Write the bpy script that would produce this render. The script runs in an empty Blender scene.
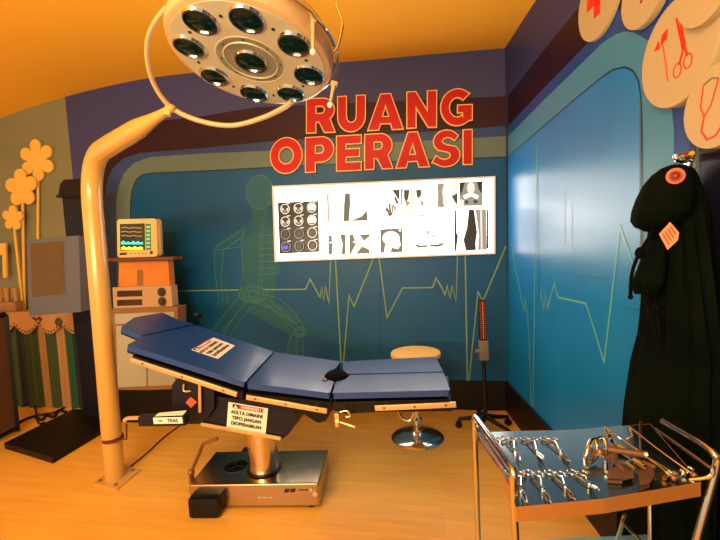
import bpy, bmesh, math, random
from mathutils import Vector as V, Matrix
random.seed(7)
sc = bpy.context.scene
COL = sc.collection
PI = math.pi

# ------------------------------------------------------------------ camera
F = 400.0; CAM = V((0, 0, 1.6)); ROLL = math.radians(2.8)
def _basis():
    d = V(((379-360)/F, -(243-270)/F, -1)).normalized()          # world +Y seen by the camera
    u = V((-math.sin(ROLL), math.cos(ROLL), 0)); u = (u - d*u.dot(d)).normalized()
    x = d.cross(u)
    return Matrix((x, d, u))                                      # rows: world axes in camera coords
RW = _basis()
def ray(px, py):
    return (RW @ V(((px-360)/F, -(py-270)/F, -1)))
def hit(px, py, p0, n):
    r = ray(px, py); n = V(n)
    return CAM + r*((V(p0)-CAM).dot(n)/r.dot(n))
def onz(px, py, z=0.0): return hit(px, py, (0, 0, z), (0, 0, 1))
def at(px, py, d):                                                # depth d along the optical axis
    return CAM + ray(px, py)*d
cam = bpy.data.cameras.new('camera'); co = bpy.data.objects.new('camera', cam); COL.objects.link(co)
co.matrix_world = Matrix.Translation(CAM) @ RW.to_4x4()
cam.lens = 36*F/720; cam.sensor_width = 36; cam.clip_start = .02
sc.camera = co
sc.view_settings.view_transform = 'Standard'; sc.view_settings.look = 'None'
sc.view_settings.exposure = 0.0; sc.view_settings.gamma = 1
sc.view_settings.use_curve_mapping = False

# ------------------------------------------------------------------ materials
def lin(c):
    return tuple((v/255/12.92 if v/255 <= .04045 else ((v/255+.055)/1.055)**2.4) for v in c)
def mat(name, rgb, rough=.5, metal=0, emis=None, es=0, noise=None, bump=None, coat=0, spec=.5, trans=0, alpha=1):
    m = bpy.data.materials.new(name); m.use_nodes = True
    nt = m.node_tree; b = nt.nodes['Principled BSDF']
    c = (*lin(rgb), 1)
    b.inputs['Base Color'].default_value = c
    b.inputs['Roughness'].default_value = rough; b.inputs['Metallic'].default_value = metal
    b.inputs['Specular IOR Level'].default_value = spec
    b.inputs['Coat Weight'].default_value = coat; b.inputs['Coat Roughness'].default_value = .12
    if trans: b.inputs['Transmission Weight'].default_value = trans
    if alpha < 1: b.inputs['Alpha'].default_value = alpha
    if emis:
        b.inputs['Emission Color'].default_value = (*lin(emis), 1); b.inputs['Emission Strength'].default_value = es
    tc = nt.nodes.new('ShaderNodeTexCoord')
    if noise:                                                     # (scale, rgb2, stretch)
        n = nt.nodes.new('ShaderNodeTexNoise'); n.inputs['Scale'].default_value = noise[0]; n.inputs['Detail'].default_value = 5
        mp = nt.nodes.new('ShaderNodeMapping'); mp.inputs['Scale'].default_value = noise[2] if len(noise) > 2 else (1, 1, 1)
        nt.links.new(tc.outputs['Object'], mp.inputs[0]); nt.links.new(mp.outputs[0], n.inputs['Vector'])
        r = nt.nodes.new('ShaderNodeValToRGB'); r.color_ramp.elements[0].position = .35; r.color_ramp.elements[1].position = .65
        r.color_ramp.elements[0].color = c; r.color_ramp.elements[1].color = (*lin(noise[1]), 1)
        nt.links.new(n.outputs[0], r.inputs[0]); nt.links.new(r.outputs[0], b.inputs['Base Color'])
    if bump:
        n = nt.nodes.new('ShaderNodeTexNoise'); n.inputs['Scale'].default_value = bump[0]; n.inputs['Detail'].default_value = 4
        nt.links.new(tc.outputs['Object'], n.inputs['Vector'])
        bp = nt.nodes.new('ShaderNodeBump'); bp.inputs['Strength'].default_value = bump[1]; bp.inputs['Distance'].default_value = .01
        nt.links.new(n.outputs[0], bp.inputs['Height']); nt.links.new(bp.outputs[0], b.inputs['Normal'])
    return m
M = {}
M['chrome'] = mat('chrome', (215, 212, 208), .12, 1)
M['steel'] = mat('brushed_steel', (225, 215, 200), .2, 1)
M['pedestal_steel'] = mat('pedestal_steel', (188, 164, 136), .24, 1)
M['emblem'] = mat('engraved_steel', (120, 105, 90), .4, 1)
M['tray_steel'] = mat('tray_steel', (140, 158, 156), .24, 1)
M['cream'] = mat('cream_enamel', (184, 178, 154), .34, coat=.1)
M['post_cream'] = mat('post_enamel', (206, 160, 84), .26, coat=.4)
M['housing'] = mat('lamp_housing_enamel', (196, 162, 116), .28, coat=.3)
M['lens'] = mat('lamp_lens_green', (4, 30, 24), .12, spec=.35)
M['screw'] = mat('dark_screw', (30, 20, 15), .5)
M['blue_pad'] = mat('blue_vinyl', (22, 62, 134), .34, coat=.15, bump=(14, .12))
M['navy'] = mat('navy_plastic', (14, 17, 34), .42, spec=.35)
M['black'] = mat('black_plastic', (10, 9, 11), .42, spec=.3)
M['black_soft'] = mat('black_board', (15, 9, 9), .5, spec=.3)
M['rail'] = mat('side_rail_metal', (240, 212, 160), .3, .75)
M['white'] = mat('white_label', (245, 240, 228), .5)
M['red'] = mat('sign_red', (186, 16, 10), .5, spec=.3)
M['sign_edge'] = mat('sign_edge_yellow', (250, 190, 110), .45)
M['label_red'] = mat('label_red', (190, 40, 22), .5)
M['ink'] = mat('ink_black', (25, 18, 15), .6)
M['box_white'] = mat('lightbox_glow', (255, 255, 255), .4, emis=(255, 250, 244), es=8.0)
M['box_frame'] = mat('lightbox_frame', (240, 230, 225), .4)
M['film_black'] = mat('film_black', (22, 20, 24), .3, emis=(60, 50, 52), es=.35)
M['film_dark'] = mat('film_dark_grey', (42, 42, 46), .3, emis=(80, 80, 86), es=.4)
M['film_mid'] = mat('film_mid_grey', (120, 125, 125), .3, emis=(150, 158, 155), es=.5)
M['film_light'] = mat('film_light_grey', (200, 200, 200), .3, emis=(215, 215, 215), es=.75)
M['film_white'] = mat('film_white', (240, 240, 240), .3, emis=(250, 246, 240), es=1.6)
M['film_blue'] = mat('film_blue_mark', (60, 70, 230), .3, emis=(70, 80, 255), es=1)
M['disc'] = mat('cream_disc', (180, 160, 124), .6, spec=.3)
M['disc_red'] = mat('disc_print_red', (215, 40, 18), .5)
M['gown'] = mat('dark_green_cloth', (4, 10, 6), .9, noise=(3, (9, 18, 9)), bump=(40, .15), spec=.05)
M['gown_light'] = mat('green_cloth_fold', (40, 50, 28), .85, spec=.2)
M['gown_cord'] = mat('black_cord', (8, 9, 8), .9, spec=.05)
M['badge'] = mat('badge_orange', (205, 92, 50), .6)
M['badge_dark'] = mat('badge_print', (150, 50, 25), .6)
M['tag'] = mat('paper_tag', (222, 132, 84), .6)
M['wood'] = mat('maroon_shelf_wood', (120, 60, 48), .45)
M['orange_box'] = mat('orange_board', (228, 140, 58), .55, noise=(4, (216, 126, 50)))
M['cab_frame'] = mat('cabinet_frame_wood', (156, 112, 72), .5, noise=(5, (140, 98, 62), (1, 1, 8)))
M['cab_door'] = mat('cabinet_door_white', (176, 174, 158), .45)
M['device'] = mat('device_beige', (196, 164, 130), .45)
M['device_dark'] = mat('device_slot', (70, 45, 32), .4)
M['mon_case'] = mat('monitor_case', (238, 205, 140), .4)
M['mon_screen'] = mat('monitor_screen', (30, 24, 18), .25, emis=(90, 70, 45), es=.5)
M['cyan_tr'] = mat('trace_cyan', (40, 220, 220), .4, emis=(60, 235, 235), es=1)
M['yel_tr'] = mat('trace_yellow', (250, 230, 60), .4, emis=(255, 230, 40), es=1)
M['grn_tr'] = mat('trace_green', (60, 220, 120), .4, emis=(90, 220, 130), es=.8)
M['dim_tr'] = mat('trace_dim', (150, 120, 80), .4, emis=(170, 130, 80), es=.6)
M['kiosk'] = mat('grey_blue_case', (92, 97, 114), .5, spec=.3)
M['kiosk_screen'] = mat('brown_screen', (92, 66, 12), .25)
M['petal'] = mat('yellow_cutout', (228, 182, 84), .7)
M['cloth_g'] = mat('cloth_green', (56, 72, 38), .85)
M['cloth_c'] = mat('cloth_cream', (172, 126, 76), .85)
M['cloth_n'] = mat('cloth_navy', (20, 32, 40), .85)
M['cloth_t'] = mat('cloth_teal', (35, 80, 60), .85)
M['lace'] = mat('lace_cream', (182, 132, 78), .8)
M['hole'] = mat('lace_hole', (70, 30, 15), .8)
M['stoolseat'] = mat('stool_cream', (240, 200, 110), .4)
M['board_wood'] = mat('board_wood', (96, 62, 32), .7)
M['cord_red'] = mat('red_brown_cord', (95, 28, 18), .6)
M['scale_orange'] = mat('scale_orange', (230, 110, 50), .4)
M['grey'] = mat('grey_housing', (110, 105, 95), .4)
M['brown_metal'] = mat('tarnished_metal', (150, 112, 82), .4, .7)
M['gold'] = mat('brass', (230, 165, 70), .25, 1)

# ------------------------------------------------------------------ mesh builder
def frame_of(d):
    d = d.normalized(); a = V((0, 0, 1)) if abs(d.z) < .9 else V((1, 0, 0))
    x = a.cross(d).normalized(); return x, d.cross(x)
class MB:
    def __init__(s): s.v = []; s.f = []; s.m = []; s.sm = []
    def add(s, vs, fs, mi=0, smooth=False):
        o = len(s.v); s.v += [V(p) for p in vs]
        for f in fs: s.f.append([i+o for i in f]); s.m.append(mi); s.sm.append(smooth)
        return s
    def box(s, c, size, M3=None, mi=0, bev=0, seg=2):
        bm = bmesh.new(); bmesh.ops.create_cube(bm, size=1)
        for v in bm.verts: v.co = V((v.co.x*size[0], v.co.y*size[1], v.co.z*size[2]))
        if bev: bmesh.ops.bevel(bm, geom=bm.edges[:], offset=bev, segments=seg, profile=.6, affect='EDGES')
        s.addbm(bm, c, M3, mi); return s
    def addbm(s, bm, c=(0, 0, 0), M3=None, mi=0, smooth=False):
        bm.verts.index_update(); c = V(c)
        vs = [(M3 @ v.co if M3 else v.co) + c for v in bm.verts]
        s.add(vs, [[v.index for v in f.verts] for f in bm.faces], mi, smooth); bm.free(); return s
    def tube(s, pts, r, n=10, mi=0, closed=False, cap=True):
        pts = [V(p) for p in pts]; N = len(pts); rs = r if isinstance(r, (list, tuple)) else [r]*N
        vs = []; px = None
        for i, p in enumerate(pts):
            a = pts[(i-1) % N] if (closed or i > 0) else p; b = pts[(i+1) % N] if (closed or i < N-1) else p
            d = (b-a).normalized()
            if px is None: x, y = frame_of(d)
            else:
                x = (px - d*px.dot(d)).normalized(); y = d.cross(x)
            px = x
            for k in range(n):
                t = 2*PI*k/n; vs.append(p + (x*math.cos(t)+y*math.sin(t))*rs[i])
        fs = []
        for i in range(N if closed else N-1):
            j = (i+1) % N
            for k in range(n):
                fs.append([i*n+k, i*n+(k+1) % n, j*n+(k+1) % n, j*n+k])
        s.add(vs, fs, mi, True)
        if cap and not closed:
            o = len(s.v)-len(vs)
            s.f.append([o+k for k in range(n)][::-1]); s.m.append(mi); s.sm.append(False)
            s.f.append([o+(N-1)*n+k for k in range(n)]); s.m.append(mi); s.sm.append(False)
        return s
    def lathe(s, prof, c=(0, 0, 0), M3=None, n=32, mi=0, smooth=True):   # prof: (r, z)
        vs = []; fs = []; c = V(c)
        for (r, z) in prof:
            for k in range(n):
                t = 2*PI*k/n; p = V((r*math.cos(t), r*math.sin(t), z)); vs.append((M3 @ p if M3 else p)+c)
        for i in range(len(prof)-1):
            for k in range(n): fs.append([i*n+k, i*n+(k+1) % n, (i+1)*n+(k+1) % n, (i+1)*n+k])
        if prof[0][0] > 1e-5: fs.append([k for k in range(n)][::-1])
        if prof[-1][0] > 1e-5: fs.append([(len(prof)-1)*n+k for k in range(n)])
        return s.add(vs, fs, mi, smooth)
    def cyl(s, a, b, r, n=16, mi=0): return s.tube([a, b], r, n, mi)
    def ball(s, c, r, mi=0, sc3=(1, 1, 1), M3=None):
        bm = bmesh.new(); bmesh.ops.create_uvsphere(bm, u_segments=16, v_segments=10, radius=r)
        for v in bm.verts: v.co = V((v.co.x*sc3[0], v.co.y*sc3[1], v.co.z*sc3[2]))
        return s.addbm(bm, c, M3, mi, True)
    def prism(s, pts, ext, mi=0, mside=None):                      # polygon (world points) extruded by vector ext
        pts = [V(p) for p in pts]; n = len(pts); ext = V(ext)
        s.add(pts, [list(range(n))], mi); s.add([p+ext for p in pts], [list(range(n))[::-1]], mi)
        vs = pts+[p+ext for p in pts]
        s.add(vs, [[i, i+n, (i+1) % n+n, (i+1) % n] for i in range(n)], mi if mside is None else mside)
        return s
    def face(s, pts, mi=0): return s.add(pts, [list(range(len(pts)))], mi)
    def build(s, name, mats, parent=None, world=True, bevel=0, fixn=True, subs=0):
        if not isinstance(mats, (list, tuple)): mats = [mats]
        Mi = parent['_M'] if parent is not None and '_M' in parent else None
        me = bpy.data.meshes.new(name)
        vs = s.v
        if parent is not None and world:
            inv = ROOTM[parent.name].inverted(); vs = [inv @ v for v in vs]
        me.from_pydata([tuple(v) for v in vs], [], s.f)
        for m in mats: me.materials.append(m)
        for p, mi, sm in zip(me.polygons, s.m, s.sm): p.material_index = mi; p.use_smooth = sm
        if fixn:
            bm = bmesh.new(); bm.from_mesh(me); bmesh.ops.recalc_face_normals(bm, faces=bm.faces[:]); bm.to_mesh(me); bm.free()
        me.set_sharp_from_angle(angle=math.radians(38))
        o = bpy.data.objects.new(name, me); COL.objects.link(o)
        if parent is not None: o.parent = parent; ROOTM[o.name] = ROOTM[parent.name]
        else: ROOTM[o.name] = Matrix.Identity(4)
        if bevel:
            b = o.modifiers.new('bev', 'BEVEL'); b.width = bevel; b.segments = 3; b.limit_method = 'ANGLE'; b.angle_limit = math.radians(40)
        if subs:
            b = o.modifiers.new('sub', 'SUBSURF'); b.levels = subs; b.render_levels = subs
        return o
ROOTM = {}
def thing(name, label, cat, loc=(0, 0, 0), rz=0, group=None):
    o = bpy.data.objects.new(name, None); COL.objects.link(o); o.empty_display_size = .1
    o.location = V(loc); o.rotation_euler = (0, 0, rz)
    ROOTM[o.name] = Matrix.Translation(V(loc)) @ Matrix.Rotation(rz, 4, 'Z')
    o['label'] = label; o['category'] = cat
    if group: o['group'] = group
    return o
def tag(o, label, cat, group=None):
    o['label'] = label; o['category'] = cat
    if group: o['group'] = group
    return o
def struct(o): o['kind'] = 'structure'; return o
def smooth(pts, k=6, closed=False):                                # Catmull-Rom
    pts = [V(p) for p in pts]; n = len(pts); out = []
    for i in range(n if closed else n-1):
        g = (lambda j: pts[j % n]) if closed else (lambda j: pts[max(0, min(n-1, j))])
        p0, p1, p2, p3 = g(i-1), g(i), g(i+1), g(i+2)
        for q in range(k):
            t = q/k
            out.append(.5*((2*p1)+(p2-p0)*t+(2*p0-5*p1+4*p2-p3)*t*t+(3*p1-p0-3*p2+p3)*t**3))
    if not closed: out.append(pts[-1])
    return out
def rot(ax, ay, az): return Matrix((ax, ay, az)).transposed()       # columns
def text(body, size, parent, M4, m, name='lettering', align='CENTER', bold=.0):
    c = bpy.data.curves.new(name, 'FONT'); c.body = body; c.size = size; c.align_x = align; c.align_y = 'CENTER'
    c.extrude = .0004; c.offset = bold
    t = bpy.data.objects.new(name+'_tmp', c); COL.objects.link(t)
    dg = bpy.context.evaluated_depsgraph_get(); dg.update()
    me = bpy.data.meshes.new_from_object(t.evaluated_get(dg)); bpy.data.objects.remove(t)
    me.transform(ROOTM[parent.name].inverted() @ M4)
    me.materials.clear(); me.materials.append(m)
    o = bpy.data.objects.new(name, me); COL.objects.link(o); o.parent = parent; ROOTM[o.name] = ROOTM[parent.name]
    return o

# ------------------------------------------------------------------ room planes
YAW = math.radians(7.5)
CORN0 = onz(508, 410, 0)                                           # corner on the floor
BR = V((math.cos(YAW), -math.sin(YAW), 0))                          # along the back wall, to the right
BN = V((-math.sin(YAW), -math.cos(YAW), 0))                         # out of the back wall, towards the camera
def back(px, py, off=0.0): return hit(px, py, CORN0+BN*off, BN)
CTOP = back(505, 48)
RY = V((0, 1, 0)); RUP = (CTOP-CORN0).normalized()
RN = RY.cross(RUP).normalized()
if RN.x > 0: RN = -RN
def right(px, py, off=0.0): return hit(px, py, CORN0+RN*off, RN)

# floor
fm = bpy.data.materials.new('floor_laminate'); fm.use_nodes = True; nt = fm.node_tree; b = nt.nodes['Principled BSDF']
tc = nt.nodes.new('ShaderNodeTexCoord'); mp = nt.nodes.new('ShaderNodeMapping'); mp.inputs['Rotation'].default_value = (0, 0, YAW)
nt.links.new(tc.outputs['Object'], mp.inputs[0])
br = nt.nodes.new('ShaderNodeTexBrick'); br.inputs['Scale'].default_value = 1
br.inputs['Brick Width'].default_value = 1.25; br.inputs['Row Height'].default_value = .19; br.inputs['Mortar Size'].default_value = .0012
br.inputs['Color1'].default_value = (*lin((238, 186, 84)), 1); br.inputs['Color2'].default_value = (*lin((232, 178, 76)), 1)
br.inputs['Mortar'].default_value = (*lin((214, 162, 72)), 1)
nt.links.new(mp.outputs[0], br.inputs[0])
mp2 = nt.nodes.new('ShaderNodeMapping'); mp2.inputs['Scale'].default_value = (1.2, 14, 1); nt.links.new(mp.outputs[0], mp2.inputs[0])
no = nt.nodes.new('ShaderNodeTexNoise'); no.inputs['Scale'].default_value = 1.6; no.inputs['Detail'].default_value = 6; nt.links.new(mp2.outputs[0], no.inputs[0])
mx = nt.nodes.new('ShaderNodeMix'); mx.data_type = 'RGBA'; mx.blend_type = 'MULTIPLY'
rr = nt.nodes.new('ShaderNodeValToRGB'); rr.color_ramp.elements[0].position = .35; rr.color_ramp.elements[1].position = .65; rr.color_ramp.elements[0].color = (.84, .80, .74, 1); rr.color_ramp.elements[1].color = (1, 1, 1, 1)
nt.links.new(no.outputs[0], rr.inputs[0]); mx.inputs[0].default_value = .7
nt.links.new(br.outputs[0], mx.inputs[6]); nt.links.new(rr.outputs[0], mx.inputs[7]); nt.links.new(mx.outputs[2], b.inputs['Base Color'])
b.inputs['Roughness'].default_value = .38
f = MB(); f.face([(-6.5, -3, 0), (2.2, -3, 0), (2.2, 5.2, 0), (-6.5, 5.2, 0)]); struct(f.build('floor', fm))

# back wall and its printed mural
wall_cols = dict(purple=(92, 84, 112), maroon=(62, 20, 32), slate=(84, 88, 120), olive=(128, 134, 112), field=(24, 78, 112), panel=(142, 132, 92), line=(30, 45, 55))
def wm(k, c, rough=.4, noise=None): return mat('mural_'+k, c, rough, noise=noise, spec=.3)
BM_ = [wm('purple', (60, 62, 112), .5), wm('maroon', (42, 9, 28), .5), wm('slate', (44, 68, 122)), wm('olive', (94, 114, 112)),
       wm('field', (4, 74, 130), .42, (1.2, (6, 84, 138), (1, 1, .6))), mat('olive_panel', (116, 116, 88), .6, noise=(.8, (126, 124, 92), (1, 1, 3))), wm('line', (26, 44, 60)),
       wm('ecg', (116, 150, 96)), wm('figure', (14, 84, 124)), wm('figure_line', (66, 124, 116)), wm('figure_glow', (28, 92, 114)),
       mat('wall_reverse', (90, 80, 70), .7), wm('skirt', (26, 12, 12), .5)]
bw = MB()
TOPL = [(-260, 200), (-120, 158), (-50, 135), (0, 118), (32, 107), (65, 97), (100, 88), (150, 78), (220, 70), (280, 65.5), (345, 62), (425, 55), (505, 48)]
topw = [back(x, y) for x, y in TOPL]; topw = smooth(topw[:-1], 3)+[topw[-1]]
LEFT0 = topw[0].copy()
base = []
for p in topw:
    q = p.copy(); q.z = 0; base.append(q)
base[-1] = CORN0
thick = -BN*.08
for i in range(len(topw)-1):
    mi = 5 if (topw[i+1]+topw[i]).x*.5 < back(65, 97).x else 0
    bw.face([base[i], base[i+1], topw[i+1], topw[i]], mi)
bw.face([p+thick for p in base+topw[::-1]], 11)
bw.face([topw[0], topw[0]+thick, base[0]+thick, base[0]], 11)
for i in range(len(topw)-1): bw.face([topw[i], topw[i+1], topw[i+1]+thick, topw[i]+thick], 11)
def B(pts, mi, k): bw.face([back(x, y, .0008*k) for x, y in pts], mi)
def S(pts, mi, k, w, fn=back, tgt=None, taper=None):                # strip along pixel polyline, w in metres
    tgt = tgt or bw
    P = [fn(x, y, .0008*k) for x, y in pts]; n = BN if fn is back else RN
    L = []; R = []
    for i, p in enumerate(P):
        a = P[max(0, i-1)]; c = P[min(len(P)-1, i+1)]
        t1 = (p-a).normalized() if i > 0 else (c-p).normalized(); t2 = (c-p).normalized() if i < len(P)-1 else t1
        s1 = n.cross(t1); s2 = n.cross(t2); m_ = (s1+s2)
        m_ = m_.normalized() if m_.length > .2 else s1
        k_ = 1/max(.35, m_.dot(s1)); ww = w*(taper[i] if taper else 1)/2
        L.append(p+m_*ww*k_); R.append(p-m_*ww*k_)
    for i in range(len(P)-1): tgt.face([L[i], L[i+1], R[i+1], R[i]], mi)
def band(outer, inner, mi, k):                                     # two equal-length polylines
    for i in range(len(outer)-1): B([outer[i], outer[i+1], inner[i+1], inner[i]], mi, k)
maro = [(95, 440), (92, 300), (91, 210), (93, 180), (98, 158), (108, 140), (125, 127), (150, 122), (203, 116), (258, 107), (380, 102), (507, 96)]
mari = [(106, 440), (104, 300), (103, 225), (104, 200), (107, 182), (113, 168), (124, 158), (140, 153), (203, 148), (275, 141), (380, 135), (507, 126)]
olvo = [(120, 440), (117, 300), (116, 225), (116, 203), (118, 188), (124, 173), (134, 163), (150, 157), (203, 153.5), (275, 150.5), (380, 143), (507, 136)]
olvi = [(136, 440), (132, 300), (130.5, 225), (130.5, 205), (132, 190), (136, 180), (142, 175), (152, 173), (203, 171), (269, 167.5), (380, 162), (507, 157)]
def maxx(l): return l[:-1]+[(507.5, l[-1][1])]
band(maxx(maro), maxx(mari), 1, 1); band(maxx(mari), maxx(olvo), 2, 1); band(maxx(olvo), maxx(olvi), 3, 1)
fld = maxx(olvi)
for i in range(len(fld)-1):                                        # dark teal field, in columns
    a, c = fld[i], fld[i+1]
    if i < 8:
        B([a, c, (507, c[1]+.0) if False else (152, max(a[1], c[1]) if False else c[1]), (152, a[1])], 4, 1) if abs(a[1]-c[1]) > .5 and a[0] < 152 else None
    else: B([a, c, (c[0]+1, 440), (a[0], 440)], 4, 1)
B([(152, 173), (203, 171), (203, 440), (152, 440)], 4, 1)
S(fld[2:], 6, 2, .012)
# plinth-dark skirting printed at the foot of the mural
bsk = MB(); sk0 = back(93, 440); 
ecg = [(172, 291), (235, 290), (305.5, 289.3), (310, 279), (320, 297), (322, 288), (323.5, 300), (325.5, 287), (327.5, 297), (329, 303), (331, 250)]
S(ecg, 7, 3, .013)
S([(335, 250), (341, 362), (343.5, 362), (349, 295.5), (354, 306.5), (376, 252), (379, 258), (387, 317.5), (402.5, 288), (432.5, 287.5), (436, 278), (441, 286), (445, 295), (447, 286), (450, 298), (452, 286), (456, 301), (458, 240)], 7, 3, .013)
S([(465, 240), (467.3, 380), (469, 380), (478, 292), (483, 301), (506, 246)], 7, 3, .013)
# faint printed grid lines
for (x0, y0, x1, y1) in [(180, 185, 180, 300), (195, 200, 195, 330), (345, 320, 445, 320), (350, 335, 440, 335), (350, 327, 440, 327), (417, 310, 417, 345), (455, 210, 455, 380), (497, 170, 499, 380), (502, 180, 503, 330), (300, 265, 335, 265), (285, 271, 320, 271), (372, 262, 365, 290)]:
    S([(x0, y0), (x1, y1)], 8, 2, .008)
# transparent skeleton figure of the print: flat tinted limbs, then thin lines
def ell(cx, cy, rx, ry, n=20, a0=0, a1=2*PI, tilt=0):
    return [(cx+rx*math.cos(a0+(a1-a0)*i/n)*math.cos(tilt)-ry*math.sin(a0+(a1-a0)*i/n)*math.sin(tilt), cy+rx*math.cos(a0+(a1-a0)*i/n)*math.sin(tilt)+ry*math.sin(a0+(a1-a0)*i/n)*math.cos(tilt)) for i in range(n+(0 if a1-a0 > 6 else 1))]
def limb(x0, y0, r0, x1, y1, r1, mi=8, k=2):
    a = math.atan2(y1-y0, x1-x0)
    p = [(x0+r0*math.cos(a+PI/2+PI*i/8), y0+r0*math.sin(a+PI/2+PI*i/8)) for i in range(9)]
    p += [(x1+r1*math.cos(a-PI/2+PI*i/8), y1+r1*math.sin(a-PI/2+PI*i/8)) for i in range(9)]
    B(p, mi, k)
B(ell(260, 192, 14, 17), 10, 2.4); limb(259, 205, 7, 262, 222, 9, 10, 2.2)
B([(252, 218), (244, 228), (241, 245), (243, 275), (247, 295), (262, 302), (275, 298), (277, 262), (272, 225), (266, 218)], 10, 2.1)
limb(247, 230, 6, 218, 248, 5, 8, 2.3); limb(219, 248, 5, 222, 285, 5, 8, 2.5); limb(221, 287, 6, 226, 306, 4, 8, 2.6)
limb(250, 298, 14, 296, 328, 9, 10, 2.7); limb(298, 330, 7, 293, 362, 6, 8, 2.8); limb(244, 298, 12, 214, 338, 8, 8, 2.9)
B(ell(251, 294, 14, 9), 10, 3.1)
fl = [ell(260, 192, 14, 17, 24)+[(274, 192)], ell(263, 199, 7, 9, 12, .3, 2.6),
      [(244, 228), (230, 238), (217, 246), (214, 252), (215, 275), (217, 288)], [(246, 234), (224, 250), (221, 275), (222, 290)], [(216, 250), (240, 247)],
      [(218, 290), (219, 300), (217, 306)], [(222, 290), (223, 302)], [(226, 288), (228, 303)],
      [(262, 222), (259, 240), (260, 265), (258, 290)], [(264, 222), (262, 240), (263, 265), (261, 290)],
      [(244, 228), (241, 245), (243, 275), (240, 292)], [(250, 300), (270, 308), (296, 324), (304, 332)], [(254, 292), (278, 298), (296, 314), (304, 328)],
      [(262, 300), (296, 330)], [(266, 297), (300, 328)], [(292, 332), (288, 345), (287, 360)], [(298, 334), (296, 348), (297, 362)], [(303, 332), (303, 350), (303, 364)],
      [(240, 296), (226, 312), (213, 330)], [(246, 302), (232, 320), (224, 334)], [(252, 306), (242, 318), (230, 336)], [(238, 312), (222, 332)]]
for k_ in range(7): fl.append(ell(264, 232+k_*6.5, 12+k_*.5, 3.5, 10, -1.2, 2.0))
for k_ in range(4): fl.append(ell(253, 294, 5+k_*3, 3+k_*2, 14)+[(258+k_*3, 294)])
for k_ in range(3): fl.append(ell(300, 332, 3+k_*2, 2+k_*1.5, 10)+[(303+k_*2, 332)])
for q in fl: S(q, 9, 4, .006)
B([(300, 318), (345, 334), (370, 352), (345, 346), (305, 334)], 8, 1.9)
struct(bw.build('wall_back', BM_, fixn=False))

# skirting board, dark, along the back wall and the right wall
sk = MB(); hb = .30; a = base[0].copy(); x0 = back(93, 440); x0.z = 0
zz = V((0, 0, 1))
sk.prism([x0+BN*.02, CORN0+BN*.02-BR*.0, CORN0+BN*.001, x0+BN*.001], zz*.275)
struct(sk.build('baseboard_back', M['black_soft'], bevel=.003))

# right wall
RM_ = [mat('right_purple', (46, 52, 100), .4, spec=.3), mat('right_maroon', (32, 9, 32), .4, spec=.3), mat('right_blue', (22, 64, 140), .38), mat('right_teal_band', (62, 128, 172), .38),
       mat('right_field', (0, 112, 196), .34, noise=(.9, (0, 126, 204), (1, 1, .5)), spec=1), mat('right_line', (14, 50, 80), .3), mat('right_ecg', (96, 172, 168), .3),
       mat('right_navy', (10, 9, 26), .4), mat('right_edge_line', (70, 96, 116), .4), mat('wall_reverse_b', (90, 80, 70), .7), mat('right_green_edge', (0, 74, 88), .3), mat('right_grid', (20, 118, 176), .3)]
rw = MB()
def R_(pts, mi, k): rw.face([right(x, y, .0008*k) for x, y in pts], mi)
def proj(p):
    c = RW.transposed() @ (V(p)-CAM); return (360-F*c.x/c.z, 270+F*c.y/c.z)
FRONT = -1.6
def along(p, y): q = V(p); q.y = y; return q
c0, c1 = CORN0.copy(), CTOP.copy()
rw.face([c0, c1, along(c1, FRONT), along(c0, FRONT)], 0)
rw.face([c0-RN*.08, c1-RN*.08, along(c1, FRONT)-RN*.08, along(c0, FRONT)-RN*.08], 9)
rw.face([c1, c1-RN*.08, along(c1, FRONT)-RN*.08, along(c1, FRONT)], 9)
rw.face([along(c0, FRONT), along(c0, FRONT)-RN*.08, along(c1, FRONT)-RN*.08, along(c1, FRONT)], 9)
m_o = [(508, 96), (540, 55), (581, 4), (600, -20), (640, -70), (700, -150)]
m_i = [(508, 126), (540, 92), (590, 41), (617, 12), (660, -40), (720, -120)]
b_o = [(508, 136.5), (540, 104), (602, 43.5), (620, 33), (634, 31), (655, 50)]
for i in range(5): R_([m_o[i], m_o[i+1], m_i[i+1], m_i[i]], 1, 1)
blu = [(508, 126), (540, 92), (590, 41), (617, 12), (660, -40), (690, -60), (690, 60), (688, 300), (684, 560), (670, 560), (508, 138)]
R_([(508, 126), (540, 92), (590, 41), (602, 43.5), (540, 104), (508, 136.5)], 2, 1)
R_([(590, 41), (617, 12), (660, -30), (688, -10), (690, 100), (640, 60), (634, 31), (620, 33), (602, 43.5)], 2, 1)
R_([(660, 60), (690, 60), (692, 560), (660, 560)], 2, 1)
bandout = [(508, 136.5), (540, 104), (602, 43.5), (614, 35), (624, 31.5), (634, 32), (650, 42), (662, 62), (670, 90), (674, 130), (676, 560)]
bandin = [(508, 157), (540, 129), (575, 99), (602, 77), (613, 69.5), (625, 67), (633, 71), (638.5, 81), (641, 100), (642, 130), (643, 560)]
for i in range(10): R_([bandout[i], bandout[i+1], bandin[i+1], bandin[i]], 3, 2)
R_([(508, 157), (540, 129), (575, 99), (602, 77), (602, 600), (508, 430)], 4, 3)
R_([(602, 77), (613, 69.5), (625, 67), (633, 71), (638.5, 81), (641, 100), (643, 560), (643, 640), (602, 600)], 4, 3)
S(bandin[:-1]+[(643, 560)], 5, 4, .008, right, rw)
S([(640, 100), (640.5, 300)], 8, 4.5, .01, right, rw)
R_([(694, -300), (900, -900), (900, 1200), (694, 900)], 7, 3)
S([(697, 60), (699, 400)], 8, 4, .014, right, rw)
S([(511, 243), (524, 311), (526, 300), (529, 335), (531, 405), (533, 405), (537, 140), (539.5, 312), (541, 292), (544, 310), (545.5, 292), (547.5, 309), (554.5, 282.5), (558, 297.5), (586, 303.5), (596, 335), (604, 362.6), (620, 227), (632, 262), (640, 275)], 6, 5, .013, right, rw)
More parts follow.
